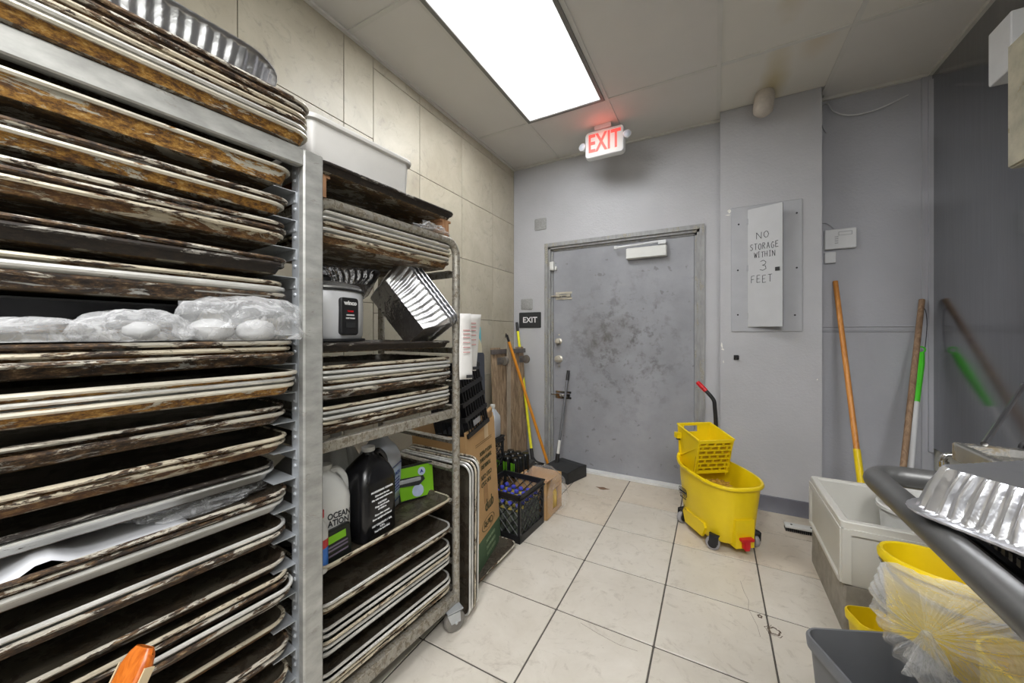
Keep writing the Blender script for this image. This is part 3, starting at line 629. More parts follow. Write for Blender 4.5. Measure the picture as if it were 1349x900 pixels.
# ------------------------------------------------------------------ near rack
def nearrack():
    t = thing('pan_rack', 'tall aluminium bakery rack nearest the camera, packed with sheet pans', 'pan rack'); t.matrix_world = T1
    Wd, D, H = .80, .50, 1.706
    def post(x0, x1, y0, y1, nm='post'):
        b = M(); b.cbox(x0, x1, y0, y1, .14, H-.001, .004); return b.obj(nm, m_rack, t, smooth=30)
    post(-.026, 0, -.052, 0); post(-.026, 0, -Wd, -Wd+.052); post(-D, -D+.026, -.052, 0); post(-D, -D+.026, -Wd, -Wd+.052)
    for y0, y1 in ((-.052, -.046), (-Wd+.046, -Wd+.052)):
        b = M(); 
        b.box(-.058, -.026, y0, y1, .16, H-.01); lbl(b.obj('runner_channel', m_ledge, t, smooth=None), 'riveted channel inside the post')
        b = M(); b.box(-D+.026, -D+.058, y0, y1, .16, H-.01); b.obj('runner_channel', m_ledge, t, smooth=None)
    M().cbox(-.026, -.001, -Wd+.052, -.052, 1.659, 1.705, .003).obj('top_beam', m_rack, t, smooth=30)
    M().cbox(-D, -D+.026, -Wd+.052, -.052, 1.659, 1.705, .003).obj('top_beam', m_rack, t, smooth=30)
    for y in (-.052, -Wd): M().cbox(-D+.026, -.026, y+.006, y+.046, 1.665, 1.704, .003).obj('side_beam', m_rack, t, smooth=30)
    for y in (-.052, -Wd): M().cbox(-D+.026, -.026, y+.006, y+.046, .14, .18, .003).obj('side_beam', m_rack, t, smooth=30)
    for x in (-.026, -D): M().cbox(x, x+.025, -Wd+.052, -.052, .14, .18, .003).obj('bottom_beam', m_rack, t, smooth=30)
    # runners (L-shaped ledges)
    P = [(0, 0), (-.055, 0), (-.055, -.0016), (-.0016, -.0016), (-.0016, -.028), (0, -.028)]
    me = M().prism([(p[1], p[0]) for p in [(q[1], q[0]) for q in P]], 'x', -.45, -.03).mesh('pan_ledge', m_ledge, None)
    mb = M(); mb.loft([[(x, p[0], p[1]) for p in P] for x in (-.46, -.035)]); me = mb.mesh('pan_ledge', m_ledge, None)
    mb = M(); mb.loft([[(x, -p[0], p[1]) for p in P] for x in (-.46, -.035)]); me2 = mb.mesh('pan_ledge', m_ledge, None)
    rv = M().lathe([(.005, 0), (.005, .002), (.002, .004)], 8).xf(Matrix.Rotation(PI/2, 4, 'X')).mesh('rivet', m_ledge, 30)
    for k in range(19):
        z = 1.600-.0742*k
        for m_, y in ((me, -.0525), (me2, -Wd+.0525)):
            o = bpy.data.objects.new('pan_ledge', m_); COL.objects.link(o); o.parent = t; o.location = (0, y, z)
        o = bpy.data.objects.new('rivet', rv); COL.objects.link(o); o.parent = t; o.location = (-.043, -.0521, z+.03)
        o = bpy.data.objects.new('rivet', rv); COL.objects.link(o); o.parent = t; o.location = (-.043, -.0521, z+.05)
    for x in (-.04, -D+.04):
        for y in (-.04, -Wd+.04): caster(t, x, y)
def caster(t, x, y, turn=.6, h=.14, r=.055, z0=0):
    c = bpy.data.objects.new('caster', None)
    b = M(); T = Matrix.Translation((x, y, 0)) @ Matrix.Rotation(turn, 4, 'Z')
    b.box(-.035, .035, -.035, .035, h-.005, h, T=T); b.lathe([(.02, h-.02), (.02, h-.005)], 12, T=T)
    for s_ in (-1, 1): b.prism([(-.012, .045), (.03, .045), (.028, h-.018), (-.03, h-.018)], 'y', s_*.022-.0015, s_*.022+.0015, T=T)
    b.tube([T @ Vector((.01, -.026, r)), T @ Vector((.01, .026, r))], .006, 8)
    o = b.obj('caster', m_ledge, t)
    Tw = T @ Matrix.Translation((.01, 0, r)) @ Matrix.Rotation(PI/2, 4, 'X')
    M().lathe([(r*.35, -.015), (r*.9, -.015), (r, -.009), (r, .009), (r*.9, .015), (r*.35, .015)], 24, T=Tw).obj('wheel', plain('caster_wheel', srgb(120, 116, 110), .5, 0, .2, 20), o)
nearrack()
G1 = 'sheet pans in the near rack'
def z1(k): return 1.6005-.0742*k
near = {0: (['gold'], dict(H=.036)), 1: (['dark', 'gold'], {}), 2: (['dark', 'dark', 'brown'], {}), 3: (['dark', 'soot'], {}), 4: (['brown', 'silver', 'dark'], {}),
 5: (['gold'], {}), 6: (['dark', 'brown', 'dark'], {}), 7: (['gold', 'silver', 'gold'], {}), 8: (['dark', 'dark'], {}), 9: (['brown', 'brown'], {}), 10: (['soot', 'silver'], {}),
 11: (['dark', 'dark', 'silver'], {}), 12: (['silver', 'dark'], {}), 13: (['dark'], {}), 14: (['brown', 'dark', 'silver', 'dark'], {}), 15: (['brown'], {}), 16: (['dark', 'dark'], {}), 17: (['brown', 'dark'], {})}
for k, (st, kw) in near.items():
    wh = 'on near rack ledge %s from above' % NTH[k]
    x = -.250; y = -.398
    if k in (0, 14): x = -.238; y = -.392
    if k == 5: x = -.36
    if k in (6,): x = -.226; y = -.392
    if k in (7,): x = -.212; y = -.390
    if k in (10,): x = -.285; y = -.408
    if k in (13, 15): x = -.26; y = -.40
    if k == 0: put_pan(T1, 'gold', x, y, z1(0)+.001, 'thick golden-brown sheet pan alone on the highest ledge of the near rack', G1, H=.040)
    else: stack(T1, st, z1(k)+.0005, wh, G1, x=x, y=y, pitch=.0145)
# stack on top of the near rack
stack(T1, ['dark', 'dark', 'brown', 'brown', 'silver', 'gold'], 1.7065, 'on top of the near rack', 'sheet pans on top of the near rack', x=-.205, y=-.365, pitch=.0145, jx=.003, jy=.003)

# ------------------------------------------------------------------ far rack
def farrack():
    t = thing('pan_rack', 'grimy tube-framed bakery rack farther from the camera, holding jugs and rice cooker', 'pan rack'); t.matrix_world = T2
    Wd, D, H = .638, .52, 1.632; r = .0165
    for x in (-r, -D+r):
        pts = [(x, -r, .10)]+[(x, -r, z) for z in (.4, .8, 1.2, 1.5)]
        for i in range(7):
            a = math.radians(90*i/6); pts.append((x, -r-.055+.055*math.cos(a), H-r-.055+.055*math.sin(a)))
        b = M(); b.tube(pts, r, 10); b.obj('post', m_rack2, t)
        pts = [(x, -Wd+r, .10)]+[(x, -Wd+r, z) for z in (.4, .8, 1.2, 1.5)]
        for i in range(7):
            a = math.radians(90*i/6); pts.append((x, -Wd+r+.055-.055*math.cos(a), H-r-.055+.055*math.sin(a)))
        M().tube(pts, r, 10).obj('post', m_rack2, t)
        M().tube([(x, -r-.056, H-r), (x, -Wd+r+.056, H-r)], r*.98, 10).obj('top_rail', m_rack2, t)
        M().cbox(x-.012, x+.012, -Wd+2*r, -2*r, .885, .918, .002).obj('shelf_bar', m_rack2, t, smooth=None)
        M().cbox(x-.014, x+.014, -Wd+r, -r, .105, .150, .002).obj('bottom_bar', m_rack2, t, smooth=None)
    for y in (-2*r-.004, -Wd+2*r-.004+.008):
        M().cbox(-D+2*r, -2*r, y-.01, y+.006, 1.59, 1.625, .002).obj('side_bar', m_rack2, t, smooth=None)
        M().cbox(-D+2*r, -2*r, y-.01, y+.006, .105, .15, .002).obj('side_bar', m_rack2, t, smooth=None)
    P = [(0, 0), (-.034, 0), (-.034, -.002), (-.002, -.002), (-.002, -.026), (0, -.026)]
    me = M().loft([[(x, p[0], p[1]) for p in P] for x in (-D+.03, -.035)]).mesh('pan_ledge', m_rack2, None)
    me2 = M().loft([[(x, -p[0], p[1]) for p in P] for x in (-D+.03, -.035)]).mesh('pan_ledge', m_rack2, None)
    for z in (1.498, 1.174, 1.033, .928, .785, .665, .524, .398, .268, .154):
        for m_, y in ((me, -.004), (me2, -Wd+.004)):
            o = bpy.data.objects.new('pan_ledge', m_); COL.objects.link(o); o.parent = t; o.location = (0, y, z)
    for x in (.0, -D+.04):
        for y in (-.05, -Wd+.05): caster(t, x-.01, y, turn=1.2 if x > -.1 else .3, h=.105, r=.045)
farrack()
G2 = 'sheet pans in the far rack'
kw2 = dict(x=-.235, y=-.327, L=.582, jx=.004, jy=.003)
stack(T2, ['silver', 'silver', 'brown', 'silver', 'brown'], 1.4985, 'under the far rack top rail', G2, pitch=.0165, **kw2)
put_pan(T2, 'soot', -.235, -.327, 1.1745, 'dark sheet pan serving as shelf under the rice cooker in the far rack', G2, L=.582)
stack(T2, ['brown', 'silver', 'silver', 'brown', 'silver', 'dark'], 1.0335, 'just below the rice cooker', G2, pitch=.0150, **kw2)
stack(T2, ['brown', 'silver', 'silver', 'brown', 'dark'], .9285, 'just above the far rack shelf bar', G2, pitch=.0150, **kw2)
put_pan(T2, 'brown', -.235, -.327, .5245, 'dark greasy sheet pan holding the cleaning jugs in the far rack', G2, L=.582)
stack(T2, ['silver', 'brown'], .3985, 'just below the jugs', G2, pitch=.0160, **kw2)
stack(T2, ['silver', 'silver', 'brown', 'silver', 'silver'], .2685, 'in the middle pile below the jugs', G2, pitch=.0175, **kw2)
stack(T2, ['silver', 'silver', 'brown', 'brown'], .1545, 'at the far rack bottom', G2, pitch=.0165, **kw2)

# dark big pan, its wood blocks and the white tub on the far rack
o = put_pan(T2, 'soot', -.215, -.338, 1.7000, 'dark upside sheet pan resting on wood blocks on top of the far rack', 'pan on top of far rack', L=.60, H=.024); 
for (x, y, l) in ((-.23, -.075, 'wood block under the right end of the dark pan on the far rack'), (-.23, -.60, 'wood block under the left end of the dark pan on the far rack')):
    o = M().box(-.21, .21, -.018, .018, 0, .058).box(-.21, .21, -.03, .03, .058, .0665).obj('wood_block', m_woodblock, smooth=None); o.matrix_world = T2 @ Matrix.Translation((x, y, 1.6325)); tag(o, l, 'wood block')
b = M(); tub = [(.018, 0), (.010, .003), (.002, .115), (-.008, .117), (-.010, .124), (-.008, .13), (.004, .13), (.012, .118), (.02, .01)]
b.loft([rrect(-.225, .225, -.19, .19, .03, z, 5, i) for i, z in tub]); o = b.obj('white_tub', plain('white_tub_plastic', srgb(212, 210, 206), .35, 0, .05, 6, .02)); o.matrix_world = T2 @ Matrix.Translation((-.24, -.450, 1.7295))
tag(o, 'shallow white plastic tub sitting on the dark pan on the far rack', 'tub')
# crumpled wrap on the top rail of far rack
def blob(c, rad, seed, amp=.25, n=28, m=18, flat=None, ridge=0, sc=2.2):
    b = M(); L = []
    for i in range(m+1):
        ph = PI*i/m-PI/2; row = []
        for j in range(n):
            th = 2*PI*j/n; d = Vector((math.cos(ph)*math.cos(th), math.cos(ph)*math.sin(th), math.sin(ph)))
            q = 1+amp*mnoise.fractal(d*sc+Vector((seed, seed*2.3, 0)), 1.0, 2.0, 4)
            if ridge: q += ridge*(1-abs(mnoise.noise(d*sc*2.1+Vector((seed*3, 0, seed)))*2))-.5*ridge
            p = Vector((d.x*rad[0]*q, d.y*rad[1]*q, d.z*rad[2]*q))
            if flat is not None: p.z = max(p.z, flat+.001*math.sin(th*3))
            row.append((c[0]+p.x, c[1]+p.y, c[2]+p.z))
        L.append(row)
    return b.loft(L, 0)
o = blob((0,0,0), (.05, .075, .022), 5, .5, flat=-.012, ridge=.3).obj('plastic_wrap', m_bag, smooth=60); o.matrix_world = T2 @ Matrix.Translation((-.05, -.13, 1.646)); tag(o, 'crumpled clear plastic wrap lying on the top rail of the far rack', 'plastic wrap')

# ------------------------------------------------------------------ foil pans
def foil_pan(L, W, H, r, name, mat, label, group=None, Tm=None, flute=.0022, taper=.035, N_=240, matb=None, edge=.010):
    def outline(ins, z, a):
        base = rrect(-L/2, L/2, -W/2, W/2, r, z, 12, ins); P = [Vector(p) for p in base]
        seg = []; tot = 0
        for i in range(len(P)): d = (P[(i+1) % len(P)]-P[i]).length; seg.append(d); tot += d
        out = []; 
        for k in range(N_):
            s_ = tot*k/N_; i = 0
            while s_ > seg[i] and i < len(P)-1: s_ -= seg[i]; i += 1
            p = P[i].lerp(P[(i+1) % len(P)], s_/seg[i] if seg[i] > 1e-9 else 0); n = Vector((p.x, p.y, 0)).normalized()
            if abs(p.x) > L/2-ins-r*.9 and abs(p.y) < W/2-r: n = Vector((1 if p.x > 0 else -1, 0, 0))
            elif abs(p.y) > W/2-ins-r*.9 and abs(p.x) < L/2-r: n = Vector((0, 1 if p.y > 0 else -1, 0))
            d = a*(1 if (k//2) % 2 else -1)+a*.8*mnoise.noise(Vector((k*.35, z*30, L*9)))
            out.append((p.x+n.x*d, p.y+n.y*d, z+a*.6*mnoise.noise(Vector((k*.2, 5, 3)))))
        return out
    f = flute; b = M()
    Lo = [outline(taper+edge+.012, 0, 0), outline(taper+edge+.002, .001, f*.3), outline(taper+edge, .004, f), outline(taper*.5+edge, H*.5, f), outline(edge+.003, H-.004, f), outline(edge, H-.001, .0003), outline(.001, H, .0003), outline(0, H+.002, .0003), outline(.002, H+.0035, .0003), outline(edge-.001, H+.0015, .0003),
          outline(edge+.004, H-.004, f), outline(taper*.5+edge+.001, H*.5, f), outline(taper+edge+.001, .005, f), outline(taper+edge+.014, .0012, 0)]
    b.loft(Lo[:2], 1, True, False); b.loft(Lo[1:], 0, False, True)
    o = b.obj(name, [mat, matb or mat], smooth=50)
    if Tm is not None: o.matrix_world = Tm
    return tag(o, label, 'foil pan', group)
foil_pan(.52, .33, .070, .12, 'foil_pan', m_foil, 'long silver foil pan lying on the pan stack atop the near rack', Tm=T1 @ Matrix.Translation((-.155, -.335, 1.8105)) @ Matrix.Rotation(PI/2+.01, 4, 'Z'), taper=.02)
o = M().loft([[(0,-.03,0),(0,.03,0)], [(.01,-.02,.03),(.012,.012,.025)], [(.0,-.012,.055),(.004,.006,.05)], [(-.01,.008,.085),(-.006,.02,.07)], [(-.002,.03,.088),(-.002,.034,.084)]], 0, False, False, closed=False).obj('paper_scrap', m_paper, smooth=60); sm = o.modifiers.new('s', 'SOLIDIFY'); sm.thickness = .001
o.matrix_world = T1 @ Matrix.Translation((-.30, -.060, 1.838)) @ Matrix.Diagonal((2, 2, 2.3, 1)); tag(o, 'torn white paper scrap sticking up behind the foil pan on the near rack', 'paper')
# tilted nest of foil pans in far rack: local x = long side, z = opening
def nest(c, xa, za):
    m = T2 @ Matrix.Translation(c); z = Vector(za).normalized(); x = Vector(xa); x = (x-z*x.dot(z)).normalized(); y = z.cross(x)
    return m @ Matrix((x, y, z)).transposed().to_4x4()
_r, _c = Vector((.77, .64, 0)), Vector((.64, -.77, -.07)).normalized(); _z = Vector((0, 0, 1))
NX = _r*.57-_z*.82+_c*.02; NZ = _r*.60+_z*.42-_c*.65; NS = NX.cross(NZ).normalized()
E0 = Vector((-.10, -.245, 1.352))+_r*.025-NS*.10
for k in range(3):
    foil_pan(.34, .26, .105, .035, 'foil_pan', m_foil, ['crumpled dark-bottomed foil pan, outermost of the tilted nest in the far rack', 'middle foil pan of the tilted nest in the far rack', 'innermost foil pan of the tilted nest, rim nearest the post'][k], 'tilted foil pans in the far rack',
             Tm=nest(E0+NZ.normalized()*.018*k+NX.normalized()*.001*k, NX, NZ), N_=160, flute=.002, matb=m_foilc, edge=.012)
foil_pan(.27, .20, .045, .03, 'foil_pan', m_foilc, 'creased foil pan wedged dark behind the rice cooker', 'tilted foil pans in the far rack', Tm=nest((-.34, -.32, 1.40), (.3, .9, -.1), (-.5, .1, .8)), N_=120, flute=.003)

# ------------------------------------------------------------------ rice cooker
t = thing('rice_cooker', 'light grey rice cooker with black control panel in the far rack', 'rice cooker'); t.matrix_world = T2 @ Matrix.Translation((-.165, -.508, 1.2055))
m_cook = plain('cooker_grey_enamel', srgb(212, 213, 216), .35, .1, .03, 6)
M().lathe([(.115, .0), (.130, .003), (.130, .010), (.118, .011)], 32).obj('base', m_black, t)
M().lathe([(.116, .011), (.122, .02), (.124, .10), (.122, .155), (.117, .165)], 40).obj('body', m_cook, t)
M().lathe([(.119, .165), (.124, .168), (.124, .174), (.112, .186), (.07, .196), (.02, .200)], 40).obj('lid', plain('cooker_lid', srgb(190, 190, 190), .25, .7, .05, 6), t)
M().lathe([(.1245, .162), (.1265, .164), (.1265, .168), (.1245, .169)], 40).obj('lid_band', m_black, t)
M().lathe([(.022, .199), (.024, .213), (.018, .220)], 16).obj('lid_knob', m_black, t)
TP = Matrix.Rotation(.10, 4, 'Z')
b = M(); b.loft([[(x, p[0], p[1]) for p in rrect(-.033, .033, .022, .140, .010, 0, 4, i)] for x, i in ((.112, 0), (.128, 0), (.131, .003))], T=TP); p_ = b.obj('control_panel', m_black, t)
b = M(); b.box(.131, .134, -.016, .016, .045, .062, T=TP); b.obj('switch', m_blackm, p_, smooth=None)
text_mesh('winco', .019, m_whiteink, p_, TP @ TM((.1322, 0, .123), (0,1,0), (0,0,1)), bold=.0006)
text_mesh('WARM', .007, m_red, p_, TP @ TM((.1322, 0, .097), (0,1,0), (0,0,1)), bold=.0003)
text_mesh('COOKING', .006, m_whiteink, p_, TP @ TM((.1322, 0, .085), (0,1,0), (0,0,1)), bold=.0002)
text_mesh('KEEP WARM', .006, m_whiteink, p_, TP @ TM((.1322, 0, .075), (0,1,0), (0,0,1)), bold=.0002)

# ------------------------------------------------------------------ jugs on the pan of the far rack
def jug(name, label, loc, rotz, body, cap, w=.078, d=.062, h=.29, labelc=None, lines=(), handle=True, lab_z=(.05, .16), round_=.028):
    t = thing(name, label, 'jug'); t.matrix_world = T2 @ Matrix.Translation(loc) @ Matrix.Rotation(rotz, 4, 'Z')
    sh = h*.62; b = M()
    L = []
    for q, z, rr in ((.90, 0, 1), (1, .008, 1), (1, sh*.5, 1), (1, sh, 1), (.96, sh+.015, 1), (.80, h*.77, 1), (.50, h*.87, 1), (.24, h*.92, 1), (.22, h*.95, 1)):
        L.append(rrect(-w*q, w*q, -d*q, d*q, min(round_*1.1, d*q*.95) if q > .6 else d*q*.9, z, 5))
    # squash neck to round
    for i in (7, 8):
        z = L[i][0][2]; n = len(L[i]); L[i] = [(.019*math.cos(math.atan2(p[1], p[0])), .019*math.sin(math.atan2(p[1], p[0])), z) for p in L[i]]
    b.loft(L); b.obj('body', body, t, smooth=50)
    M().lathe([(.021, h*.945), (.023, h*.95), (.023, h*.995), (.019, h)], 18).obj('cap', cap, t)
    if handle: M().tube(bez([(w*.28, 0, h*.90), (w*.62, 0, h*.90), (w*.93, 0, h*.80), (w*1.0, 0, h*.68), (w*.96, 0, h*.58)], 5), .011, 8).obj('handle', body, t)
    if labelc:
        b = M(); z0, z1_ = lab_z; b.loft([rrect(-w-.0006, w+.0006, -d-.0006, d+.0006, round_, z, 5) for z in (z0, z1_)], 0, False, False); lo = b.obj('label', labelc, t, smooth=50)
    for (tx, sz, z, mt, face) in lines:
        text_mesh(tx, sz, mt, t, TM((0 if face == 'y' else w+.0016, -d-.0016 if face == 'y' else 0, z), (1,0,0) if face == 'y' else (0,1,0), (0,0,1)), bold=.0002)
    return t
zj = .5272
m_jugw = plain('white_jug_plastic', srgb(196, 196, 192), .4, 0, .05, 8); m_jugb = plain('black_jug_plastic', srgb(22, 22, 24), .25, 0, .1, 8); m_jugg = plain('milky_jug_plastic', srgb(172, 176, 182), .35, 0, .05, 8)
m_blue = plain('blue_plastic', srgb(34, 44, 130), .35); m_bluelab = plain('pale_blue_label', srgb(176, 188, 214), .5)
# faces: -y side of the jug is turned toward the aisle (+x of the rack)
jug('black_jug', 'black one-gallon jug with small white print among the cleaning jugs', (-.115, -.372, zj), PI/2+.1, m_jugb, m_jugw, .080, .068, .305,
    lines=[(s_, .0085, z, m_whiteink, 'y') for s_, z in (('PROFESSIONAL CLEANER', .165), ('Directions for use', .150), ('Mix with water before use', .138), ('CAUTION', .122), ('Keep out of reach', .112), ('of children', .102), ('Rinse after contact', .085), ('Store upright and closed', .072), ('NET CONTENTS 1 GAL', .050), ('3.78 L', .040), ('Read the back label', .030))])
t = jug('bleach_jug', 'bluish-white jug with dark blue cap right of the black jug', (-.235, -.235, zj), PI/2+.5, m_jugg, m_blue, .080, .070, .315, labelc=m_bluelab, lab_z=(.06, .165), lines=[('BLEACH', .02, .14, m_blue, 'y')]+[('directions and warnings', .007, z, m_blue, 'y') for z in (.12, .108, .096, .084, .072)])
M().loft([rrect(-.0815, .0815, -.0715, .0715, .028, z, 5) for z in (.032, .038)], 0, False, False).obj('stripe', m_blue, t)
M().loft([rrect(-.0815, .0815, -.0715, .0715, .028, z, 5) for z in (.172, .177)], 0, False, False).obj('stripe', m_blue, t)
t = jug('white_jug', 'white jug with black OCEAN lettering beside the rack post', (-.125, -.528, zj), PI/2-.15, m_jugw, m_jugw, .068, .060, .285)
text_mesh('OCEAN', .026, m_ink, t, TM((.022, -.0616, .135), (1,0,0), (0,0,1)) @ Matrix.Diagonal((.8,1,1,1)), bold=.0006)
text_mesh('ATION', .026, m_ink, t, TM((.020, -.0616, .113), (1,0,0), (0,0,1)) @ Matrix.Diagonal((.8,1,1,1)), bold=.0006)
for z in (.085, .075, .065, .05, .04): text_mesh('concentrated floor cleaner', .006, m_ink, t, TM((0, -.0616, z), (1,0,0), (0,0,1)))
jug('grey_jug', 'grey-white jug half hidden behind the white jug with black lettering', (-.30, -.53, zj), .4, plain('grey_jug_plastic', srgb(150, 150, 148), .4), m_jugw, .078, .066, .315)
jug('white_jug', 'big white jug at the back between the black jug and the grey jug', (-.335, -.36, zj), .2, m_jugw, m_jugw, .075, .07, .33)
# green scrubber bag, black sachet, spray bottle
t = thing('sponge_pack', 'bright green pack with printed scrubber picture right of the jugs', 'packaging'); t.matrix_world = T2 @ Matrix.Translation((-.175, -.120, zj)) @ Matrix.Rotation(-.35, 4, 'Z') @ Matrix.Rotation(-.14, 4, 'Y')
m_green = plain('lime_green_print', srgb(116, 176, 30), .35, 0, .06, 8); m_packb = plain('black_print_pack', srgb(26, 30, 26), .35, 0, .1, 8)
b = M(); b.loft([[(x, p[0], p[1]) for p in rrect(-.105, .105, 0, .145, .006, 0, 2, i)] for x, i in ((-.016, .004), (-.010, 0), (0, 0), (.006, .004))]); pk = b.obj('pouch', m_packb, t)
b = M(); b.add([(.0064, -.045, .008), (.0064, .101, .008), (.0064, .101, .138), (.0064, -.06, .138)], [(0,1,2,3)]); b.obj('printed_green_panel', m_green, pk, smooth=None)
b = M(); b.loft([[(.0066+.004*k, y, z+.0) for y, z in ((-.09, .07), (.035, .058), (.062, .078), (.055, .094), (-.075, .100), (-.095, .088))] for k in (0, 1)]); b.obj('printed_pad', m_blackm, pk, smooth=None)
b = M(); b.loft([[(.0107, p[0], p[1]) for p in rrect(-.07, .045, .076, .092, .006, 0, 3)], [(.012, p[0], p[1]) for p in rrect(-.068, .043, .077, .091, .006, 0, 3)]]); b.obj('printed_handle', m_ledge, pk, smooth=None)
b = M(); b.lathe([(.017, 0), (.017, .001)], 20, T=Matrix.Translation((.0066, .05, .112)) @ Matrix.Rotation(PI/2, 4, 'Y')); b.obj('round_badge', m_bluelab, pk); text_mesh('A', .018, m_blue, pk, TM((.0082, .05, .112), (0,1,0), (0,0,1)), bold=.001)
b = M(); b.loft([[(.0066, .03+.026*math.cos(a), .034+.024*math.sin(a)*(1 if math.sin(a) < 0 else 1.2)) for a in [2*PI*k/14 for k in range(14)]], [(.008, .03+.024*math.cos(a), .034+.023*math.sin(a)) for a in [2*PI*k/14 for k in range(14)]]]); b.obj('printed_glove', m_bluelab, pk, smooth=None)
t = thing('scrubber_pack', 'small black packet with green label in front of the lettered white jug', 'packaging'); t.matrix_world = T2 @ Matrix.Translation((-.040, -.535, zj)) @ Matrix.Rotation(.1, 4, 'Z') @ Matrix.Rotation(-.10, 4, 'Y')
b = M(); b.loft([[(x, p[0], p[1]) for p in rrect(-.05, .05, 0, .105, .006, 0, 2, i)] for x, i in ((-.012, .004), (-.006, 0), (.004, 0), (.008, .004))]); pk = b.obj('pouch', m_packb, t)
M().box(.0082, .009, -.035, .03, .068, .090).obj('green_label', m_green, pk, smooth=None)
for z in (.055, .045, .03): M().box(.0082, .009, -.04, .035, z, z+.005).obj('printed_stripe', plain('mauve_print', srgb(110, 100, 116), .5), pk, smooth=None)
t = thing('spray_bottle', 'slim bottle with blue and red label at the left end of the jug pan', 'bottle'); t.matrix_world = T2 @ Matrix.Translation((-.022-.02, -.603+.012, zj))
M().lathe([(.022, 0), (.024, .004), (.024, .12), (.018, .14), (.011, .15), (.011, .165)], 18).obj('body', m_jugw, t)
M().lathe([(.0244, .02), (.0244, .075)], 18, cap0=False, cap1=False).obj('label', plain('blue_print', srgb(50, 110, 190), .4), t); M().lathe([(.0245, .075), (.0245, .10)], 18, cap0=False, cap1=False).obj('label', plain('red_print', srgb(190, 50, 50), .4), t)
M().lathe([(.013, .160), (.013, .18)], 12).obj('cap', m_red, t)

# ------------------------------------------------------------------ things lying in the near rack
def bag(label, c, rad, seed, T=T1, mat=None, flat=-.02, amp=.20, ridge=.05):
    o = blob((0,0,0), rad, seed, amp, 40, 24, flat=flat, ridge=ridge, sc=1.7).obj('plastic_bag', mat or m_bag, smooth=60); o.matrix_world = T @ Matrix.Translation(c); return tag(o, label, 'plastic bag')
ztop6 = z1(6)+.0145*2+.031
bag('biggest clear plastic bag bulging toward the rack post', (-.040, -.165, ztop6+.038), (.075, .130, .066), 1.3, flat=-.036)
bag('middle clear plastic bag, left of the biggest one', (-.05, -.345, ztop6+.024), (.07, .085, .042), 4.2, flat=-.022)
bag('flat clear plastic bag farthest left on the same pan', (-.05, -.49, ztop6+.016), (.065, .11, .028), 8.1, flat=-.014)
bag('rolled clear plastic bag on a lower pan of the near rack', (-.14, -.20, z1(11)+.029+.024), (.05, .125, .026), 3.3, flat=-.02, ridge=.2)
bag('small limp plastic bag beside the rolled one', (-.20, -.30, z1(11)+.029+.016), (.05, .05, .015), 6.6, flat=-.012)
# things inside the bags
for k, (x, y, r_) in enumerate(((-.035, -.145, .034), (-.045, -.23, .034), (-.05, -.34, .022))):
    o = blob((0,0,0), (r_, r_*1.2, r_*.8), 11+k, .1).obj('bagged_roll', plain('bagged_white_plastic', srgb(168, 168, 168), .6), smooth=60); o.matrix_world = T1 @ Matrix.Translation((x, y, ztop6+.022)); tag(o, ['pale roll inside the biggest bag, nearer the post', 'pale roll inside the biggest bag, farther from the post', 'pale roll inside the middle bag'][k], 'roll')
# parchment sheet curling up
L = []
for i in range(25):
    y = -.68+.42*i/24; zz = .004+.030*math.exp(-((y+.46)/.035)**2); L.append([(x, y, zz*(1 if x > -.14 else .3)) for x in (-.045, -.08, -.12, -.2, -.4)])
o = M().loft(L, 0, False, False, closed=False).obj('parchment_sheet', plain('parchment_paper', srgb(206, 208, 212), .6, 0, .03, 6), smooth=70); sm = o.modifiers.new('s', 'SOLIDIFY'); sm.thickness = .001
o.matrix_world = T1 @ Matrix.Translation((.012, .0, z1(11)+.029+.004)); tag(o, 'white parchment sheet curling up on a lower pan of the near rack', 'parchment paper')
# black plastic tray in slot 5
b = M(); b.loft([rrect(-.16, .16, -.21, .21, .03, z, 4, i) for i, z in ((.02, 0), (.004, .028), (0, .030), (.0, .034), (.008, .034), (.024, .004))]); o = b.obj('plastic_tray', m_black); o.matrix_world = T1 @ Matrix.Translation((-.25, -.43, z1(5)+.031)) @ Matrix.Rotation(.05, 4, 'Z'); tag(o, 'black plastic tray lying on a golden-brown pan behind the bags', 'tray')
# wooden handle leaning on the front of the near rack
b = M(); T = align((-.730, -.140, .015), (-.845, .252, .705))
b.loft([[T @ Vector((p[0], p[1], z)) for p in rrect(-.026+i, .026-i, -.011+i*.5, .011-i*.5, .008, 0, 3)] for z, i in ((0, 0), (.775, 0), (.790, .004), (.798, .009))])
o = b.obj('wooden_paddle', m_woodhandle); tag(o, 'glossy orange-brown wooden handle leaning on the lower front of the near rack', 'paddle')
b = M(); b.box(-.0285, -.0262, -.008, .008, .4, .775, T=T); b.box(.0262, .0285, -.008, .008, .4, .775, T=T); lbl(b.obj('pale_edge', plain('pale_wood_edge', srgb(206, 186, 150), .4), o, smooth=None), 'pale edge strip of the handle')

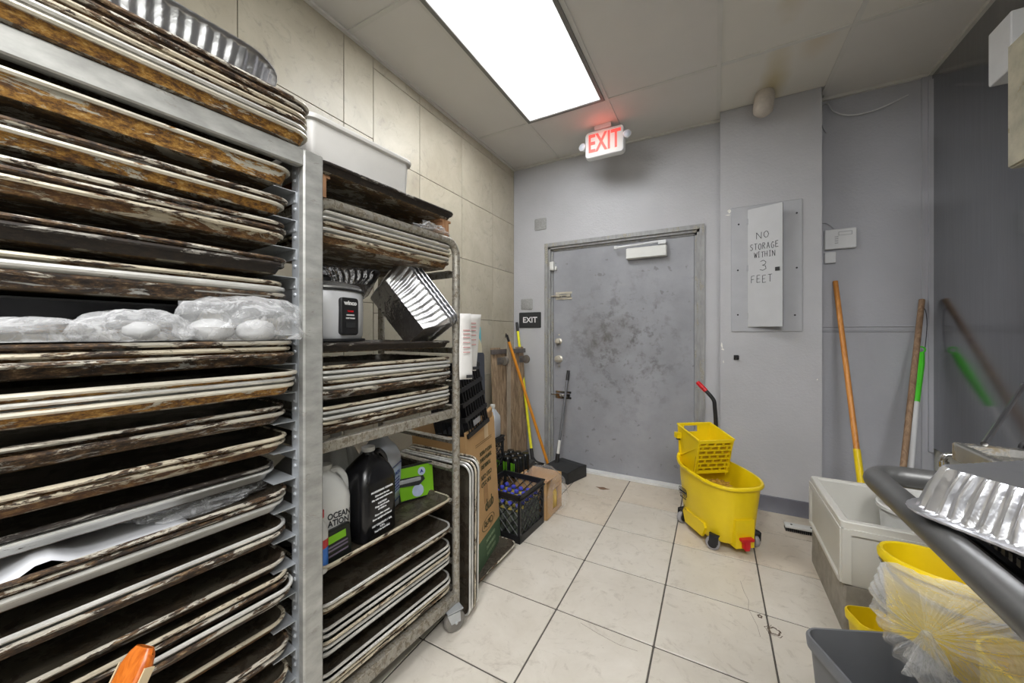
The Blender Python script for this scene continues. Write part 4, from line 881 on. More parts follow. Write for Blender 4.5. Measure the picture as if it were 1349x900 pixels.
# ------------------------------------------------------------------ pans standing between the far rack and the cup box
def stand_pan(style, x, y, lean, label, twist=0.0, z=.005):
    """a pan stood on its short edge, thin in y, its long edge toward the aisle"""
    me = pan_mesh(style); o = bpy.data.objects.new('sheet_pan', me); COL.objects.link(o)
    # local long axis y -> world z, local width x -> world x, local up z -> world -y
    m = Matrix.Translation((x, y, z)) @ Matrix.Rotation(twist, 4, 'Z') @ Matrix.Rotation(lean, 4, 'X') @ Matrix.Translation((-.2285, 0, .33)) @ Matrix(((1,0,0,0),(0,0,-1,0),(0,1,0,0),(0,0,0,1)))
    o.matrix_world = m; return tag(o, label, 'sheet pan', 'sheet pans standing on edge')
for k, (s_, x, y, ln, l) in enumerate((('silver', -.915, 1.328, -.006, 'upright sheet pan standing nearest to the far rack post'), ('silver', -.918, 1.350, -.008, 'second upright sheet pan from the far rack post'),
        ('brown', -.92, 1.374, -.011, 'third upright sheet pan from the far rack post'), ('silver', -.925, 1.400, -.015, 'fourth upright sheet pan from the far rack post'), ('brown', -.945, 1.430, -.02, 'rusty upright sheet pan leaning nearest to the cup box'))):
    stand_pan(s_, x, y, ln, l, -.03)
o = bpy.data.objects.new('sheet_pan', pan_mesh('dark', .62, .457)); COL.objects.link(o); o.matrix_world = Matrix.Translation((-1.225, 1.815-.21, .0015)) @ Matrix.Rotation(-.01, 4, 'Z')
tag(o, 'rusty sheet pan lying flat on the floor under the cup box', 'sheet pan')
o.location.y = 1.585

# ------------------------------------------------------------------ tall cup box
t = thing('cardboard_box', 'tall open cardboard box with upside-down printing beside the far rack', 'box', (-1.040, 1.500, .006)); t.rotation_euler = (0, -.060, .20)
m_cards = plain('green_printed_band', srgb(74, 98, 70), .8, 0, .12, 20, .05); m_cink = plain('dark_olive_ink', srgb(72, 68, 40), .8, 0, .1, 20, 0)
BX, BY, BH = -.30, .42, .755
def boxwalls():
    b = M(); th = .004
    b.box(-th, 0, 0, BY, 0, BH-.02, 0); b.box(BX, 0-th, 0, th, 0, BH-.04, 0); b.box(BX, BX+th, 0, BY, 0, BH, 0); b.box(BX, -th, BY-th, BY, 0, BH, 0); b.box(BX, 0, 0, BY, 0, th, 0)
    return b
boxwalls().obj('carton_body', m_card, t, smooth=None)
b = M(); b.loft([[(0, .16, BH-.02), (0, .38, BH-.02)], [(.010, .17, BH+.01), (.005, .385, BH+.03)], [(.004, .20, BH+.02), (-.004, .38, BH+.045)]], 0, False, False, closed=False); o = b.obj('top_flap', m_card, t); o.modifiers.new('s', 'SOLIDIFY').thickness = .003
M().box(.0003, .0012, .002, BY-.002, .0, .135).obj('printed_band', m_cards, t, smooth=None)
def boxtext(s_, y, z_, size, sx=1.0, mt=None, b_=.0008): text_mesh(s_, size, mt or m_cink, t, TM((.0016, y+.11, z_), (0, -1, 0), (0, 0, -1)) @ Matrix.Diagonal((sx, 1, 1, 1)), bold=b_)
boxtext('PORTA & VASOS', .15, .575, .030, .80); boxtext('TEMPERATURAS', .145, .540, .030, .80); boxtext('TUMBLERS', .14, .500, .032, .95)
boxtext('COLD CUPS', .14, .445, .034, .85); boxtext('FOR COLD', .13, .408, .034, .85)
boxtext('Clarity', .13, .185, .050, .95, b_=.0006)
boxtext('qmp', .16, .265, .085, .85, b_=.002)
for z in (.065, .10, .03): boxtext('CLEAR PLASTIC', .15, z, .022, .9, plain('pale_green_ink', srgb(130, 150, 116), .8))
b = M(); n = 26; b.loft([[(q, .24+.095*r_*math.cos(2*PI*k/n), .185+.034*r_*math.sin(2*PI*k/n)) for k in range(n)] for q, r_ in ((.0008, 1), (.0014, 1), (.0014, .93), (.0008, .93))], 0, False, False); b.obj('printed_oval', m_cink, t)
b = M(); b.box(.0004, .0012, .20, .26, .30, .392); b.obj('printed_cup', plain('tan_print', srgb(164, 126, 84), .8), t, smooth=None)
for z in (.625, .635): M().box(.0004, .001, .12, .36, z, z+.002).obj('printed_line', m_cink, t, smooth=None)
b = M(); b.box(.0005, .0014, .25, .31, .64, .735); lbl(b.obj('tape_label', m_paper if False else plain('tape_tan', srgb(206, 180, 140), .5), t, smooth=None), 'pale tape label')

# lattice crate builder
def crate(t, X, Y, H, mat, cell=5, back=True):
    b = M(); c = .016
    for sx in (0, 1):
        for sy in (0, 1):
            x, y = sx*(X-c), sy*(Y-c); b.box(x, x+c, y, y+c, 0, H)
    b.obj('corner_posts', mat, t, smooth=None)['kind'] = 'stuff'
    b = M()
    for z0, z1_ in ((H-.03, H),):
        for (x0, x1, y0, y1) in ((0, X, 0, .006), (0, X, Y-.006, Y), (0, .006, 0, Y), (X-.006, X, 0, Y)): b.box(x0, x1, y0, y1, z0, z1_)
    for (x0, x1, y0, y1) in ((-.006, X+.006, -.006, .002), (-.006, X+.006, Y-.002, Y+.006), (-.006, .002, -.006, Y+.006), (X-.002, X+.006, -.006, Y+.006)):
        b.box(x0, x1, y0, y1, H-.008, H); b.box(x0, x1, y0, y1, H-.034, H-.028)
    b.obj('rim_band', mat, t, smooth=None)
    b = M()
    for (x0, x1, y0, y1) in ((0, X, 0, .006), (0, X, Y-.006, Y), (0, .006, 0, Y), (X-.006, X, 0, Y)): b.box(x0, x1, y0, y1, 0, .045)
    b.obj('base_band', mat, t, smooth=None)
    def side(p, u, L):
        b = M(); z0, z1_ = .045, H-.03; hh = z1_-z0; n = cell; w_ = (L-2*c)/n
        for s_ in (1, -1):
            k = -int(hh/w_)-1
            while k < n+int(hh/w_)+1:
                a0 = c+k*w_ if s_ == 1 else c+(k+0)*w_; A = (a0, z0); B = (a0+s_*hh, z1_)
                # clip to [c, L-c]
                lo, hi = c, L-c; pts = []
                t0, t1 = 0.0, 1.0; dx = B[0]-A[0]
                if dx > 0: t0 = max(t0, (lo-A[0])/dx); t1 = min(t1, (hi-A[0])/dx)
                else: t0 = max(t0, (hi-A[0])/dx); t1 = min(t1, (lo-A[0])/dx)
                if t1-t0 > .02:
                    P = [(A[0]+dx*q, A[1]+hh*q) for q in (t0, t1)]
                    P3 = [Vector(p)+Vector(u)*a_+Vector((0,0,1))*z for a_, z in P]; b.tube(P3, .0032, 4)
                k += 1
        for q in (.33, .66): b.tube([Vector(p)+Vector(u)*c+Vector((0,0,z0+hh*q)), Vector(p)+Vector(u)*(L-c)+Vector((0,0,z0+hh*q))], .0025, 4)
        b.obj('side_lattice', mat, t, smooth=None)['kind'] = 'stuff'
    side((.003 if False else 0, .003, 0), (1,0,0), X); side((0, Y-.003, 0), (1,0,0), X); side((.003, 0, 0), (0,1,0), Y); side((X-.003, 0, 0), (0,1,0), Y)
    b = M()
    for k in range(7): b.box(.006, X-.006, .01+k*(Y-.02)/6-.004, .01+k*(Y-.02)/6+.004, .008, .014); 
    b.box(.006, X-.006, .006, Y-.006, .004, .008); b.obj('crate_floor', mat, t, smooth=None)['kind'] = 'stuff'
t = thing('milk_crate', 'black lattice milk crate full of blue-capped bottles on the floor', 'crate', (-1.298, 1.930, .001), -.06)
crate(t, .305, .305, .282, m_black)
lbl(M().box(.296, .300, .06, .22, .16, .205).obj('moulded_panel', plain('dark_grey_plastic', srgb(66, 72, 72), .5), t, smooth=None), 'blank moulded panel')
# bottles
def bottle_mesh():
    return M().lathe([(.024, 0), (.027, .004), (.027, .10), (.022, .13), (.012, .158), (.011, .185)], 14).mesh('glass_bottle', None or m_bglass, 50)
m_bglass = plain('dim_bottle_glass', srgb(78, 84, 74), .12, 0, .15, 20, 0); m_bglass2 = plain('yellow_label', srgb(196, 178, 90), .5)
cap_me = M().lathe([(.0135, .178), (.0145, .18), (.0145, .192), (.012, .195)], 12).mesh('cap', plain('blue_bottle_cap', srgb(70, 76, 190), .3), 40)
lab_me = M().lathe([(.0152, .150), (.0120, .170)], 12, cap0=False, cap1=False).mesh('neck_label', m_bglass2, 40)
bm_ = bottle_mesh()
CT = t.matrix_basis.copy(); n = 0
bpy.context.view_layer.update()
for i in range(5):
    for j in range(5):
        o = bpy.data.objects.new('bottle', bm_); COL.objects.link(o); p = t.matrix_world @ Vector((.042+i*.0555, .042+j*.0555, .015)); o.location = p+Vector((0, 0, random.uniform(-.0, .006)))
        tag(o, 'blue-capped bottle in milk crate, %s from camera, %s row from the aisle' % (NTH[j] if j else 'nearest', NTH[4-i]), 'bottle', 'blue-capped bottles in the milk crate')
        for nm, me in (('cap', cap_me), ('neck_label', lab_me)):
            c_ = bpy.data.objects.new(nm, me); COL.objects.link(c_); c_.parent = o
# stacked crates behind with a white jug
for k in range(2):
    t = thing('milk_crate', ['lower of the two stacked black crates behind the cup box', 'upper of the two stacked black crates, under the translucent jug'][k], 'crate', (-1.625, 2.02, .001+.255*k), 0, 'stacked black crates')
    crate(t, .30, .28, .25, m_black)
t = thing('white_jug', 'translucent white jug standing on the stacked black crates', 'jug', (-1.375, 2.225, .508))
b = M(); b.loft([rrect(-.045*q, .045*q, -.045*q, .045*q, .015, z, 4) for q, z in ((.9, 0), (1, .006), (1, .12), (.95, .145), (.5, .185), (.3, .20), (.3, .21))]); b.obj('body', m_jugg, t); M().lathe([(.018, .205), (.018, .225)], 12).obj('cap', m_white, t)

# black basket, boards and tray stuck in the cup box
t = thing('plastic_basket', 'black slotted plastic basket standing tilted in the cup box', 'basket'); t.matrix_world = Matrix.Translation((-1.145, 1.515, .70)) @ Matrix.Rotation(.05, 4, 'Z') @ Matrix.Rotation(-.08, 4, 'Y') @ Matrix.Rotation(.20, 4, 'X') @ Matrix.Diagonal((.9, .85, .95, 1))
b = M()
for k in range(9):  b.box(.07, .075, .02+k*.028, .026+k*.028, .02, .36)
for z in (.0, .09, .17, .25, .335): b.box(.066, .078, .0, .26, z, z+.022)
b.obj('slotted_side', m_black, t, smooth=None)['kind'] = 'stuff'
b = M()
for k in range(6):  b.box(-.14+k*.036, -.132+k*.036, 0, .006, .0, .36)
for z in (.0, .09, .17, .25, .335): b.box(-.15, .078, -.003, .008, z, z+.022)
b.obj('slotted_end', m_black, t, smooth=None)['kind'] = 'stuff'
M().box(-.15, -.144, 0, .26, 0, .36).box(-.15, .07, .254, .26, 0, .36).box(-.15, .07, .01, .25, .0, .006).obj('basket_shell', m_black, t, smooth=None)
lbl(M().box(.0785, .081, .07, .15, .045, .075).obj('label_plate', plain('grey_label', srgb(140, 140, 142), .5), t, smooth=None), 'small grey label plate')
def slab(name, label, cat, mat, p, size, rot, r=.02):
    b = M(); X, Z, th = size; b.loft([[(q[0], y, q[1]) for q in rrect(-X/2, X/2, 0, Z, r, 0, 5, i)] for y, i in ((-th/2, .001), (-th/2+.001, 0), (th/2-.001, 0), (th/2, .001))])
    o = b.obj(name, mat); o.location = p; o.rotation_euler = rot; return tag(o, label, cat)
slab('teal_folder', 'turquoise folder board sticking up behind the cutting board', 'folder', plain('teal_board', srgb(96, 176, 190), .5, 0, .05, 6), (-1.290, 1.865, .72), (.24, .56, .01), (-.03, 0, PI/2+.1), .01)
slab('cutting_board', 'cream rounded plastic board standing between folder and black tray', 'cutting board', plain('cream_board', srgb(206, 198, 170), .5, 0, .05, 6), (-1.266, 1.865, .72), (.17, .50, .010), (-.03, 0, PI/2+.1), .08)
slab('black_tray', 'smooth dark tray tilted above the black basket', 'tray', plain('dark_blue_grey_tray', srgb(58, 62, 72), .35, 0, .1, 6), (-1.235, 1.85, .72), (.14, .40, .012), (-.05, .05, PI/2+.1), .02)
# paper sleeves hanging on the far rack post
for (x, y, z0, z1_, w_, rz, tl, l) in ((-.893, 1.238, 1.045, 1.315, .056, 1.0, .0, 'longer printed paper sheet hanging on the far rack post'), (-.897, 1.288, 1.075, 1.315, .055, 1.1, .22, 'shorter slanting paper sheet hanging beside the longer one')):
    t = thing('paper_sheet', l, 'paper', (x, y, z0)); t.rotation_euler = (0, 0, rz) ; H_ = z1_-z0
    b = M(); L = [[(-w_/2+tl*(H_-z)*-.6, .004*math.sin(z*18), z), (-w_/6+tl*(H_-z)*-.6, .006+.004*math.sin(z*20), z), (w_/2*(.75+.25*(1-z/H_))+tl*(H_-z)*-.6+tl*.1, .0, z)] for z in [H_*k/10 for k in range(11)]]
    b.loft(L, 0, False, False, closed=False); o = b.obj('sheet', m_paper, t, smooth=60); o.modifiers.new('s', 'SOLIDIFY').thickness = .0012
    b = M(); q = 0
    for z in (.20, .185, .17, .15, .13, .11): b.box(-w_*.25, w_*.28, -.006, -.0045, z, z+.0035)
    b.obj('printed_text', plain('faint_red_print', srgb(186, 130, 128), .7), t, smooth=None); 
    M().box(0.0, .028, -.006, -.0045, .006, .018).obj('printed_barcode', m_ink, t, smooth=None)

# ------------------------------------------------------------------ wooden dolly, mop handles, carton, cans, dustpan
t = thing('wooden_dolly', 'weathered wooden dolly board with caster wheels leaning on the tiled wall', 'dolly', (-1.600, 2.64, .0)); t.rotation_euler = (0, -.045, -.16)
for k, (a, c) in enumerate(((0, .112), (.113, .228), (.229, .342), (.343, .45))):
    M().cbox(-.012, .008, a, c, .0+.004*(k % 2), 1.115-.012*(k % 3), .002).obj('plank', m_board, t, smooth=None)
M().box(.008, .024, -.02, .46, 1.06, 1.10).obj('metal_strap', plain('dull_steel', srgb(110, 106, 104), .45, .5, .2, 20), t, smooth=None)
M().box(.008, .018, -.02, .46, .12, .155).obj('metal_strap', plain('dull_steel', srgb(110, 106, 104), .45, .5, .2, 20), t, smooth=None)
for y in (.09, .40):
    T = Matrix.Translation((.02, y, 1.0)) @ Matrix.Rotation(PI/2, 4, 'Y')
    b = M(); b.box(-.03, .03, -.03, .03, -.01, -.005, T=T); b.box(-.012, .012, -.022, -.019, -.005, .055, T=T); b.box(-.012, .012, .019, .022, -.005, .055, T=T); o = b.obj('caster', plain('caster_fork', srgb(120, 118, 116), .4, .6), t, smooth=None)
    M().lathe([(.012, -.014), (.034, -.014), (.038, -.008), (.038, .008), (.034, .014), (.012, .014)], 24, T=T @ Matrix.Translation((0, 0, .05)) @ Matrix.Rotation(PI/2, 4, 'X')).obj('wheel', plain('grey_rubber_wheel', srgb(104, 98, 90), .6, 0, .2), o)
# blade-like light board strip standing in front of the dolly
tag(M().loft([[(x+.0, y, z) for x, y in ((-1.585, 2.80), (-1.570, 2.80), (-1.566, 2.84), (-1.581, 2.84))] if z < 1.14 else [(x, y+.008, z) for x, y in ((-1.590, 2.80), (-1.580, 2.80), (-1.578, 2.82), (-1.588, 2.82))] for z in (.002, .9, 1.13, 1.165)]).obj('timber_strip', plain('pale_slat', srgb(158, 146, 130), .7, 0, .15, 12), smooth=None), 'pale narrow slat standing upright in front of the wooden dolly', 'timber')
def pole(t, p0, p1, r, mat, nm='pole', n=12, taper=1): return M().tube([p0, p1], [r, r*taper], n).obj(nm, mat, t)
def lerp(a, b_, q): return tuple(a[i]+(b_[i]-a[i])*q for i in range(3))
A, B = (-1.395, 2.93, .10), (-1.695, 3.195, 1.345)
t = thing('yellow_mop', 'bright yellow mop handle with black tip leaning in the corner', 'mop')
m_yneon = plain('neon_yellow_fibreglass', srgb(232, 226, 20), .35)
pole(t, lerp(A, B, .09), lerp(A, B, .93), .0125, m_yneon); pole(t, lerp(A, B, .93), B, .0135, m_black, 'grip'); pole(t, A, lerp(A, B, .095), .016, m_black, 'socket')
M().tube(bez([(-1.40, 2.93, .16), (-1.36, 2.93, .12), (-1.29, 2.93, .11)]), .008, 8).obj('clamp_arm', m_black, t)
M().cbox(-1.44, -1.30, 2.91, 2.95, .002, .10, .004).obj('head_block', m_blackm, t)
A, B = (-1.285, 3.03, .05), (-1.565, 2.765, 1.225)
t = thing('push_broom', 'orange painted wooden handle crossing in front of the yellow one', 'broom')
pole(t, A, lerp(A, B, .95), .0125, m_woodorange); pole(t, lerp(A, B, .95), B, .011, m_black, 'tip'); M().tube(bez([B, (-1.57, 2.76, 1.235), (-1.582, 2.77, 1.20)]), .003, 6).obj('hang_loop', m_black, t)
M().cbox(-1.305, -1.265, 2.97, 3.07, .002, .05, .004).obj('head_block', m_blackm, t)
# carton wrapped in plastic, with yellow bottles
t = thing('cardboard_carton', 'low open cardboard carton wrapped in clear film behind the milk crate', 'box', (-1.205, 2.245, .002), -.03)
X, Y, H_ = .24, .25, .245; th = .004
b = M(); b.box(0, X, 0, th, 0, H_); b.box(0, X, Y-th, Y, 0, H_); b.box(0, th, 0, Y, 0, H_); b.box(X-th, X, 0, Y, .0, .03); b.box(X-th, X, 0, .10, .03, H_); b.box(X-th, X, 0, Y, H_-.05, H_); b.box(0, X, 0, Y, 0, th); b.obj('carton_body', m_card, t, smooth=None)
b = M(); b.box(th, X-th, th, Y-th, H_-.085, H_-.082); b.obj('inner_layer', m_cardin, t, smooth=None)
o = blob((X*.60, Y*.55, H_*.55), (.175, .155, .165), 9.2, .12, 40, 24, ridge=.05).obj('film_wrap', m_wrap, t, smooth=70); lbl(o, 'loose clear film over the carton')
for k in range(2):
    o = bpy.data.objects.new('oil_bottle', None)
    o = M().lathe([(.026, 0), (.029, .004), (.029, .10), (.018, .135), (.012, .15)], 16).obj('oil_bottle', plain('yellow_oil', srgb(214, 176, 40), .2)); o.location = (-1.205+X-.040, 2.245+.135+.062*k, .008); tag(o, ['nearer yellow bottle inside the film-wrapped carton', 'farther yellow bottle inside the film-wrapped carton'][k], 'bottle')
    M().lathe([(.013, .148), (.013, .165)], 12).obj('cap', m_white, o)
t = thing('carton', 'plain low cardboard carton under the black energy drink pack', 'box', (-1.585, 2.250, .002)); M().cbox(0, .30, 0, .30, 0, .215, .002).obj('carton_body', m_card, t, smooth=None)
t = thing('drink_pack', 'black shrink-wrapped pack of cans with green claw marks', 'drink pack', (-1.405, 2.285, .2185), -.12)
m_claw = plain('green_claw_print', srgb(120, 200, 40), .4); m_canb = plain('black_can', srgb(24, 26, 26), .25, .3)
for i in range(3):
    for j in range(3):
        o = M().lathe([(.024, 0), (.031, .008), (.031, .12), (.025, .135), (.023, .137)], 20).obj('can', m_canb, t); o.location = (.035+i*.066, .035+j*.066, 0)
        if j == 0:
            b = M()
            for k, (dx, h0) in enumerate(((-.013, .03), (0, .022), (.013, .034))): b.add([(dx-.004, -.0315+.002*abs(k-1), .105), (dx+.003, -.0315+.002*abs(k-1), .108), (dx+.002, -.0315+.002*abs(k-1), h0), (dx-.002, -.0315+.002*abs(k-1), h0+.01)], [(0,1,2,3)])
            b.obj('claw_mark', m_claw, o, smooth=None)['kind'] = 'stuff'
tag(M().cbox(-1.30, -1.17, 2.44, 2.56, .335, .375, .003).obj('black_case', m_blackm, smooth=None), 'small dark case lying beside the energy drink pack', 'case').location = (-.02, -.02, -.098)
# dustpan
t = thing('dustpan', 'black lobby dustpan with long grey handle leaning on the door', 'dustpan', (-1.13, 3.02, .0), -.30)
b = M(); b.box(-.13, .13, -.13, .13, .004, .009); b.loft([[(x, y, z) for y, z in ((-.13, .004), (.13, .004), (.13, .10), (.05, .11), (-.13, .095))] for x in (.124, .13)]); b.loft([[(x, y, z) for y, z in ((-.13, .004), (.13, .004), (.13, .10), (.05, .11), (-.13, .095))] for x in (-.13, -.124)])
b.box(-.13, .13, -.135, -.129, .004, .095); b.loft([[(-.13, -.13, .095), (.13, -.13, .095), (.13, .05, .11), (-.13, .05, .11)], [(-.13, -.13, .089), (.13, -.13, .089), (.13, .05, .104), (-.13, .05, .104)]]); b.loft([[(-.13, .05, .11), (.13, .05, .11), (.13, .13, .10), (-.13, .13, .10)], [(-.13, .05, .104), (.13, .05, .104), (.13, .13, .094), (-.13, .13, .094)]])
pb = b.obj('pan_body', m_blackm, t, smooth=None)
M().box(.1305, .1315, -.03, .04, .055, .075).obj('slot', m_black, pb, smooth=None)
A, B = (-1.215, 3.04, .095), (-1.178, 3.235, .895)
T_ = t.matrix_basis.inverted() if False else Matrix.Rotation(.30, 4, 'Z') @ Matrix.Translation((1.13, -3.02, 0))
m_hgrey = plain('grey_handle_metal', srgb(110, 112, 116), .35, .4)
A, B = T_ @ Vector(A), T_ @ Vector(B)
M().tube([A, A.lerp(B, .10)], .018, 12).obj('socket', m_black, t); M().tube([A.lerp(B, .10), A.lerp(B, .24)], .013, 12).obj('sleeve', m_white, t); M().tube([A.lerp(B, .24), A.lerp(B, .89)], .011, 12).obj('pole', m_hgrey, t); M().tube([A.lerp(B, .89), B], .0145, 12).obj('grip', m_black, t)

# ------------------------------------------------------------------ mop bucket
t = thing('mop_bucket', 'yellow wheeled mop bucket with wringer standing in front of the door', 'mop bucket', (.015, 2.604, 0)); t.rotation_euler = (0, 0, math.atan2(.817, -.576))
def sup(a, b_, z, e=2.7, n=40, cx=0, tz=0):
    P = []
    for k in range(n):
        th = 2*PI*k/n; c, s_ = math.cos(th), math.sin(th); x = cx+a*math.copysign(abs(c)**(2/e), c); y = b_*math.copysign(abs(s_)**(2/e), s_)
        P.append((x, y, z+tz*(x/.25)+(.035*max(0, x/.25-.55)/.45 if tz else 0)))
    return P
b = M(); TZ = .012
b.loft([sup(.205, .142, .052), sup(.212, .148, .06), sup(.228, .156, .20), sup(.242, .163, .30), sup(.250, .168, .375, tz=TZ), sup(.262, .180, .378, tz=TZ), sup(.267, .184, .388, tz=TZ), sup(.262, .180, .398, tz=TZ), sup(.250, .170, .398, tz=TZ), sup(.240, .160, .37, tz=TZ), sup(.232, .153, .28), sup(.218, .146, .17), sup(.205, .138, .10)])
bk = b.obj('bucket_body', m_yellow, t, smooth=60)
b = M()   # moulded skirt pieces over the wheels and drain channel
for sy in (-1, 1):
    b = M(); b.prism([(-.085, .040), (.085, .040), (.11, .10), (.10, .125), (-.10, .125), (-.11, .10)], 'y', sy*.150-.008, sy*.150+.006); b.obj('skirt', m_yellow, t, smooth=None)
b = M()
b.box(-.236, -.17, -.055, .055, .045, .20); b.obj('drain_housing', m_yellow, t, smooth=None)
b = M(); b.box(-.252, -.233, -.020, .020, .050, .095); b.box(-.262, -.236, -.036, .036, .092, .106); b.box(-.256, -.246, -.012, .012, .04, .09); lbl(b.obj('drain_valve', m_red, t, smooth=None), 'red drain valve')
for sx in (-1, 1):
    for sy in (-1, 1):
        x, y = sx*.155, sy*.125; T = Matrix.Translation((x, y, 0)) @ Matrix.Rotation(.9+sx*.5+sy*.4, 4, 'Z')
        b = M(); b.lathe([(.026, .080), (.028, .09)], 14, T=T)
        for q in (-1, 1): b.prism([(-.02, .04), (.028, .03), (.024, .092), (-.024, .092)], 'y', q*.019-.003, q*.019+.003, T=T)
        b.lathe([(.024, -.0175), (.024, .0175)], 16, T=T @ Matrix.Translation((.008, 0, .0375)) @ Matrix.Rotation(PI/2, 4, 'X'))
        c_ = b.obj('caster', m_black, t)
        M().lathe([(.024, -.013), (.034, -.013), (.0372, -.009), (.0372, .009), (.034, .013), (.024, .013)], 24, T=T @ Matrix.Translation((.008, 0, .0375)) @ Matrix.Rotation(PI/2, 4, 'X')).obj('wheel', plain('grey_wheel', srgb(150, 148, 150), .5), c_)
# logo and pictogram on the side facing camera-left (+y local)
TLg = TM((.10, .1585, .225), (-1, 0, 0), (0, .06, 1))
b = M(); L0 = rrect(-.043, .043, -.026, .026, .016, 0, 4); L1 = rrect(-.043, .043, -.026, .026, .016, .0012, 4); L2 = rrect(-.043, .043, -.026, .026, .016, .0012, 4, .004); b.loft([L0, L1, L2], 0, False, False); b.box(-.036, .036, -.006, .008, 0, .0012); b.box(-.030, .030, -.017, -.011, 0, .0012); b.box(-.030, .030, .013, .017, 0, .0012)
b.xf(TLg @ Matrix.Translation((0, 0, .003))); b.obj('printed_logo', m_ink, t, smooth=None)['kind'] = 'stuff'
text_mesh('Rubbermaid', .013, m_ink, t, TLg @ Matrix.Translation((0, -.036, .0045)), bold=.0004)
b = M(); b.tube([(-.014, -.012, 0), (0, .014, 0), (.014, -.012, 0), (-.014, -.012, 0)], .0012, 5); b.tube([(-.004, -.006, 0), (.004, .003, 0)], .001, 5); b.xf(TM((.085, .1575, .135), (-1, 0, 0), (0, .06, 1)) @ Matrix.Translation((0,0,.003))); b.obj('wet_floor_symbol', m_ink, t)['kind'] = 'stuff'
# wringer
b = M(); x0, x1, w_, th = .005, .235, .118, .006
def plate(P, Q): b.loft([P, Q])
for s_ in (-1, 1):   # side plates, sloping top edge
    P = [(x0-.005, s_*w_, .575), (x1, s_*w_, .625), (x1-.02, s_*(w_-.02), .37), (x0+.045, s_*(w_-.02), .345)]
    b.loft([P, [(x, y-s_*th, z) for x, y, z in P]])
# back plate with a hand hole made of four strips
B_ = lambda y0, y1, z0, z1_: b.loft([[(x1-.02*(.625-z)/.25+q, y, z) for y, z in ((y0, z0), (y1, z0), (y1, z1_), (y0, z1_))] for q in (0, -th)])
B_(-w_, w_, .37, .572); B_(-w_, w_, .612, .625); B_(-w_, -.02, .572, .612); B_(.075, w_, .572, .612)
# rims
b.tube([(x1, -w_, .625), (x1, w_, .625)], .006, 8); b.tube([(x0-.005, -w_, .575), (x1, -w_, .625)], .006, 8); b.tube([(x0-.005, w_, .575), (x1, w_, .625)], .006, 8)
b.box(x1-.05, x1-.01, w_, w_+.03, .54, .575)
# inner sloping tray
b.loft([[(x0+.02, -w_+.005, .53), (x0+.02, w_-.005, .53), (x1-.015, w_-.005, .42), (x1-.015, -w_+.005, .42)], [(x0+.02, -w_+.005, .524), (x0+.02, w_-.005, .524), (x1-.015, w_-.005, .414), (x1-.015, -w_+.005, .414)]])
b.obj('wringer', m_yellow, t, smooth=None)
# press plate with brick pattern holes: horizontal bars + staggered uprights, dark sponge-like plate behind
b = M(); N_ = 7; zt, zb = .565, .365
def px_(z): return x0+.002+.045*(zt-z)/(zt-zb)
for k in range(N_+1):
    z = zb+(zt-zb)*k/N_; hh = .0035 if 0 < k < N_ else .009
    b.loft([[(px_(z)-.006+q, y, z+dz) for y, dz in ((-w_+.006, -hh), (w_-.006, -hh), (w_-.006, hh), (-w_+.006, hh))] for q in (0, .012)])
for k in range(N_):
    z0_, z1_ = zb+(zt-zb)*k/N_, zb+(zt-zb)*(k+1)/N_; ys = [-w_+.012+i*.054+(.027 if k % 2 else 0) for i in range(-1, 6)]+[-w_+.010, w_-.010]
    for y in ys:
        if -w_+.004 < y < w_-.004: b.loft([[(px_(z)-.006+q, yy, z) for yy, z in ((y-.004, z0_), (y+.004, z0_), (y+.004, z1_), (y-.004, z1_))] for q in (0, .012)])
b.obj('press_plate', m_yellow, t, smooth=None)['kind'] = 'stuff'
b = M(); b.loft([[(px_(z)+.014+q, y, z) for y, z in ((-w_+.01, zb), (w_-.01, zb), (w_-.01, zt), (-w_+.01, zt))] for q in (0, .008)]); lbl(b.obj('inner_plate', m_ydark, t, smooth=None), 'grimy plate behind the press holes')
for y in (-.02, .012): M().lathe([(.007, 0), (.007, .004)], 8, T=Matrix.Translation((x1-.018, y, .50)) @ Matrix.Rotation(-PI/2, 4, 'Y')).obj('screw', m_ink, t)
# gears / mop string under the wringer
blob((.0, 0, .30), (.05, .07, .025), 2.2, .5, 24, 14, ridge=.5, sc=5).obj('mop_strings', plain('dirty_mop', srgb(170, 130, 40), .9, 0, .3, 60, .3), t, smooth=60)
for s_ in (-1, 1): M().tube([(x1-.03, s_*(w_+.002), .535), (x1-.03, s_*(w_+.022), .535)], .009, 8).obj('axle', m_black, t)
hp_ = [(.205, -w_-.014, .50), (.195, -w_-.014, .62), (.195, -w_-.006, .74), (.200, -w_-.002, .785), (.215, -w_+.022, .825), (.24, -w_+.05, .865)]
M().tube(bez(hp_, 5), .0125, 12).obj('wringer_handle', m_black, t)
e0, e1 = Vector(hp_[-2]), Vector(hp_[-1])+Vector((.028, .022, .036)); M().tube([e0.lerp(e1, .25), e0.lerp(e1, .9), e1], [.0155, .0155, .011], 12).obj('handle_grip', m_red, t)

# scrub brush on the floor
t = thing('floor_brush', 'white-backed brush with black bristles lying beside the bump-out wall', 'brush', (.475, 2.875, 0), .04)
M().cbox(-.085, .085, -.03, .03, .022, .036, .003).obj('back', m_white, t, smooth=None); b = M()
for i in range(17): b.box(-.08+i*.01-.003, -.08+i*.01+.003, -.027, .027, .001, .022)
b.obj('bristles', m_black, t, smooth=None)['kind'] = 'stuff'
for x in (-.05, .05): M().lathe([(.006, 0), (.006, .002)], 8, (x, 0, .036)).obj('screw', m_ink, t)

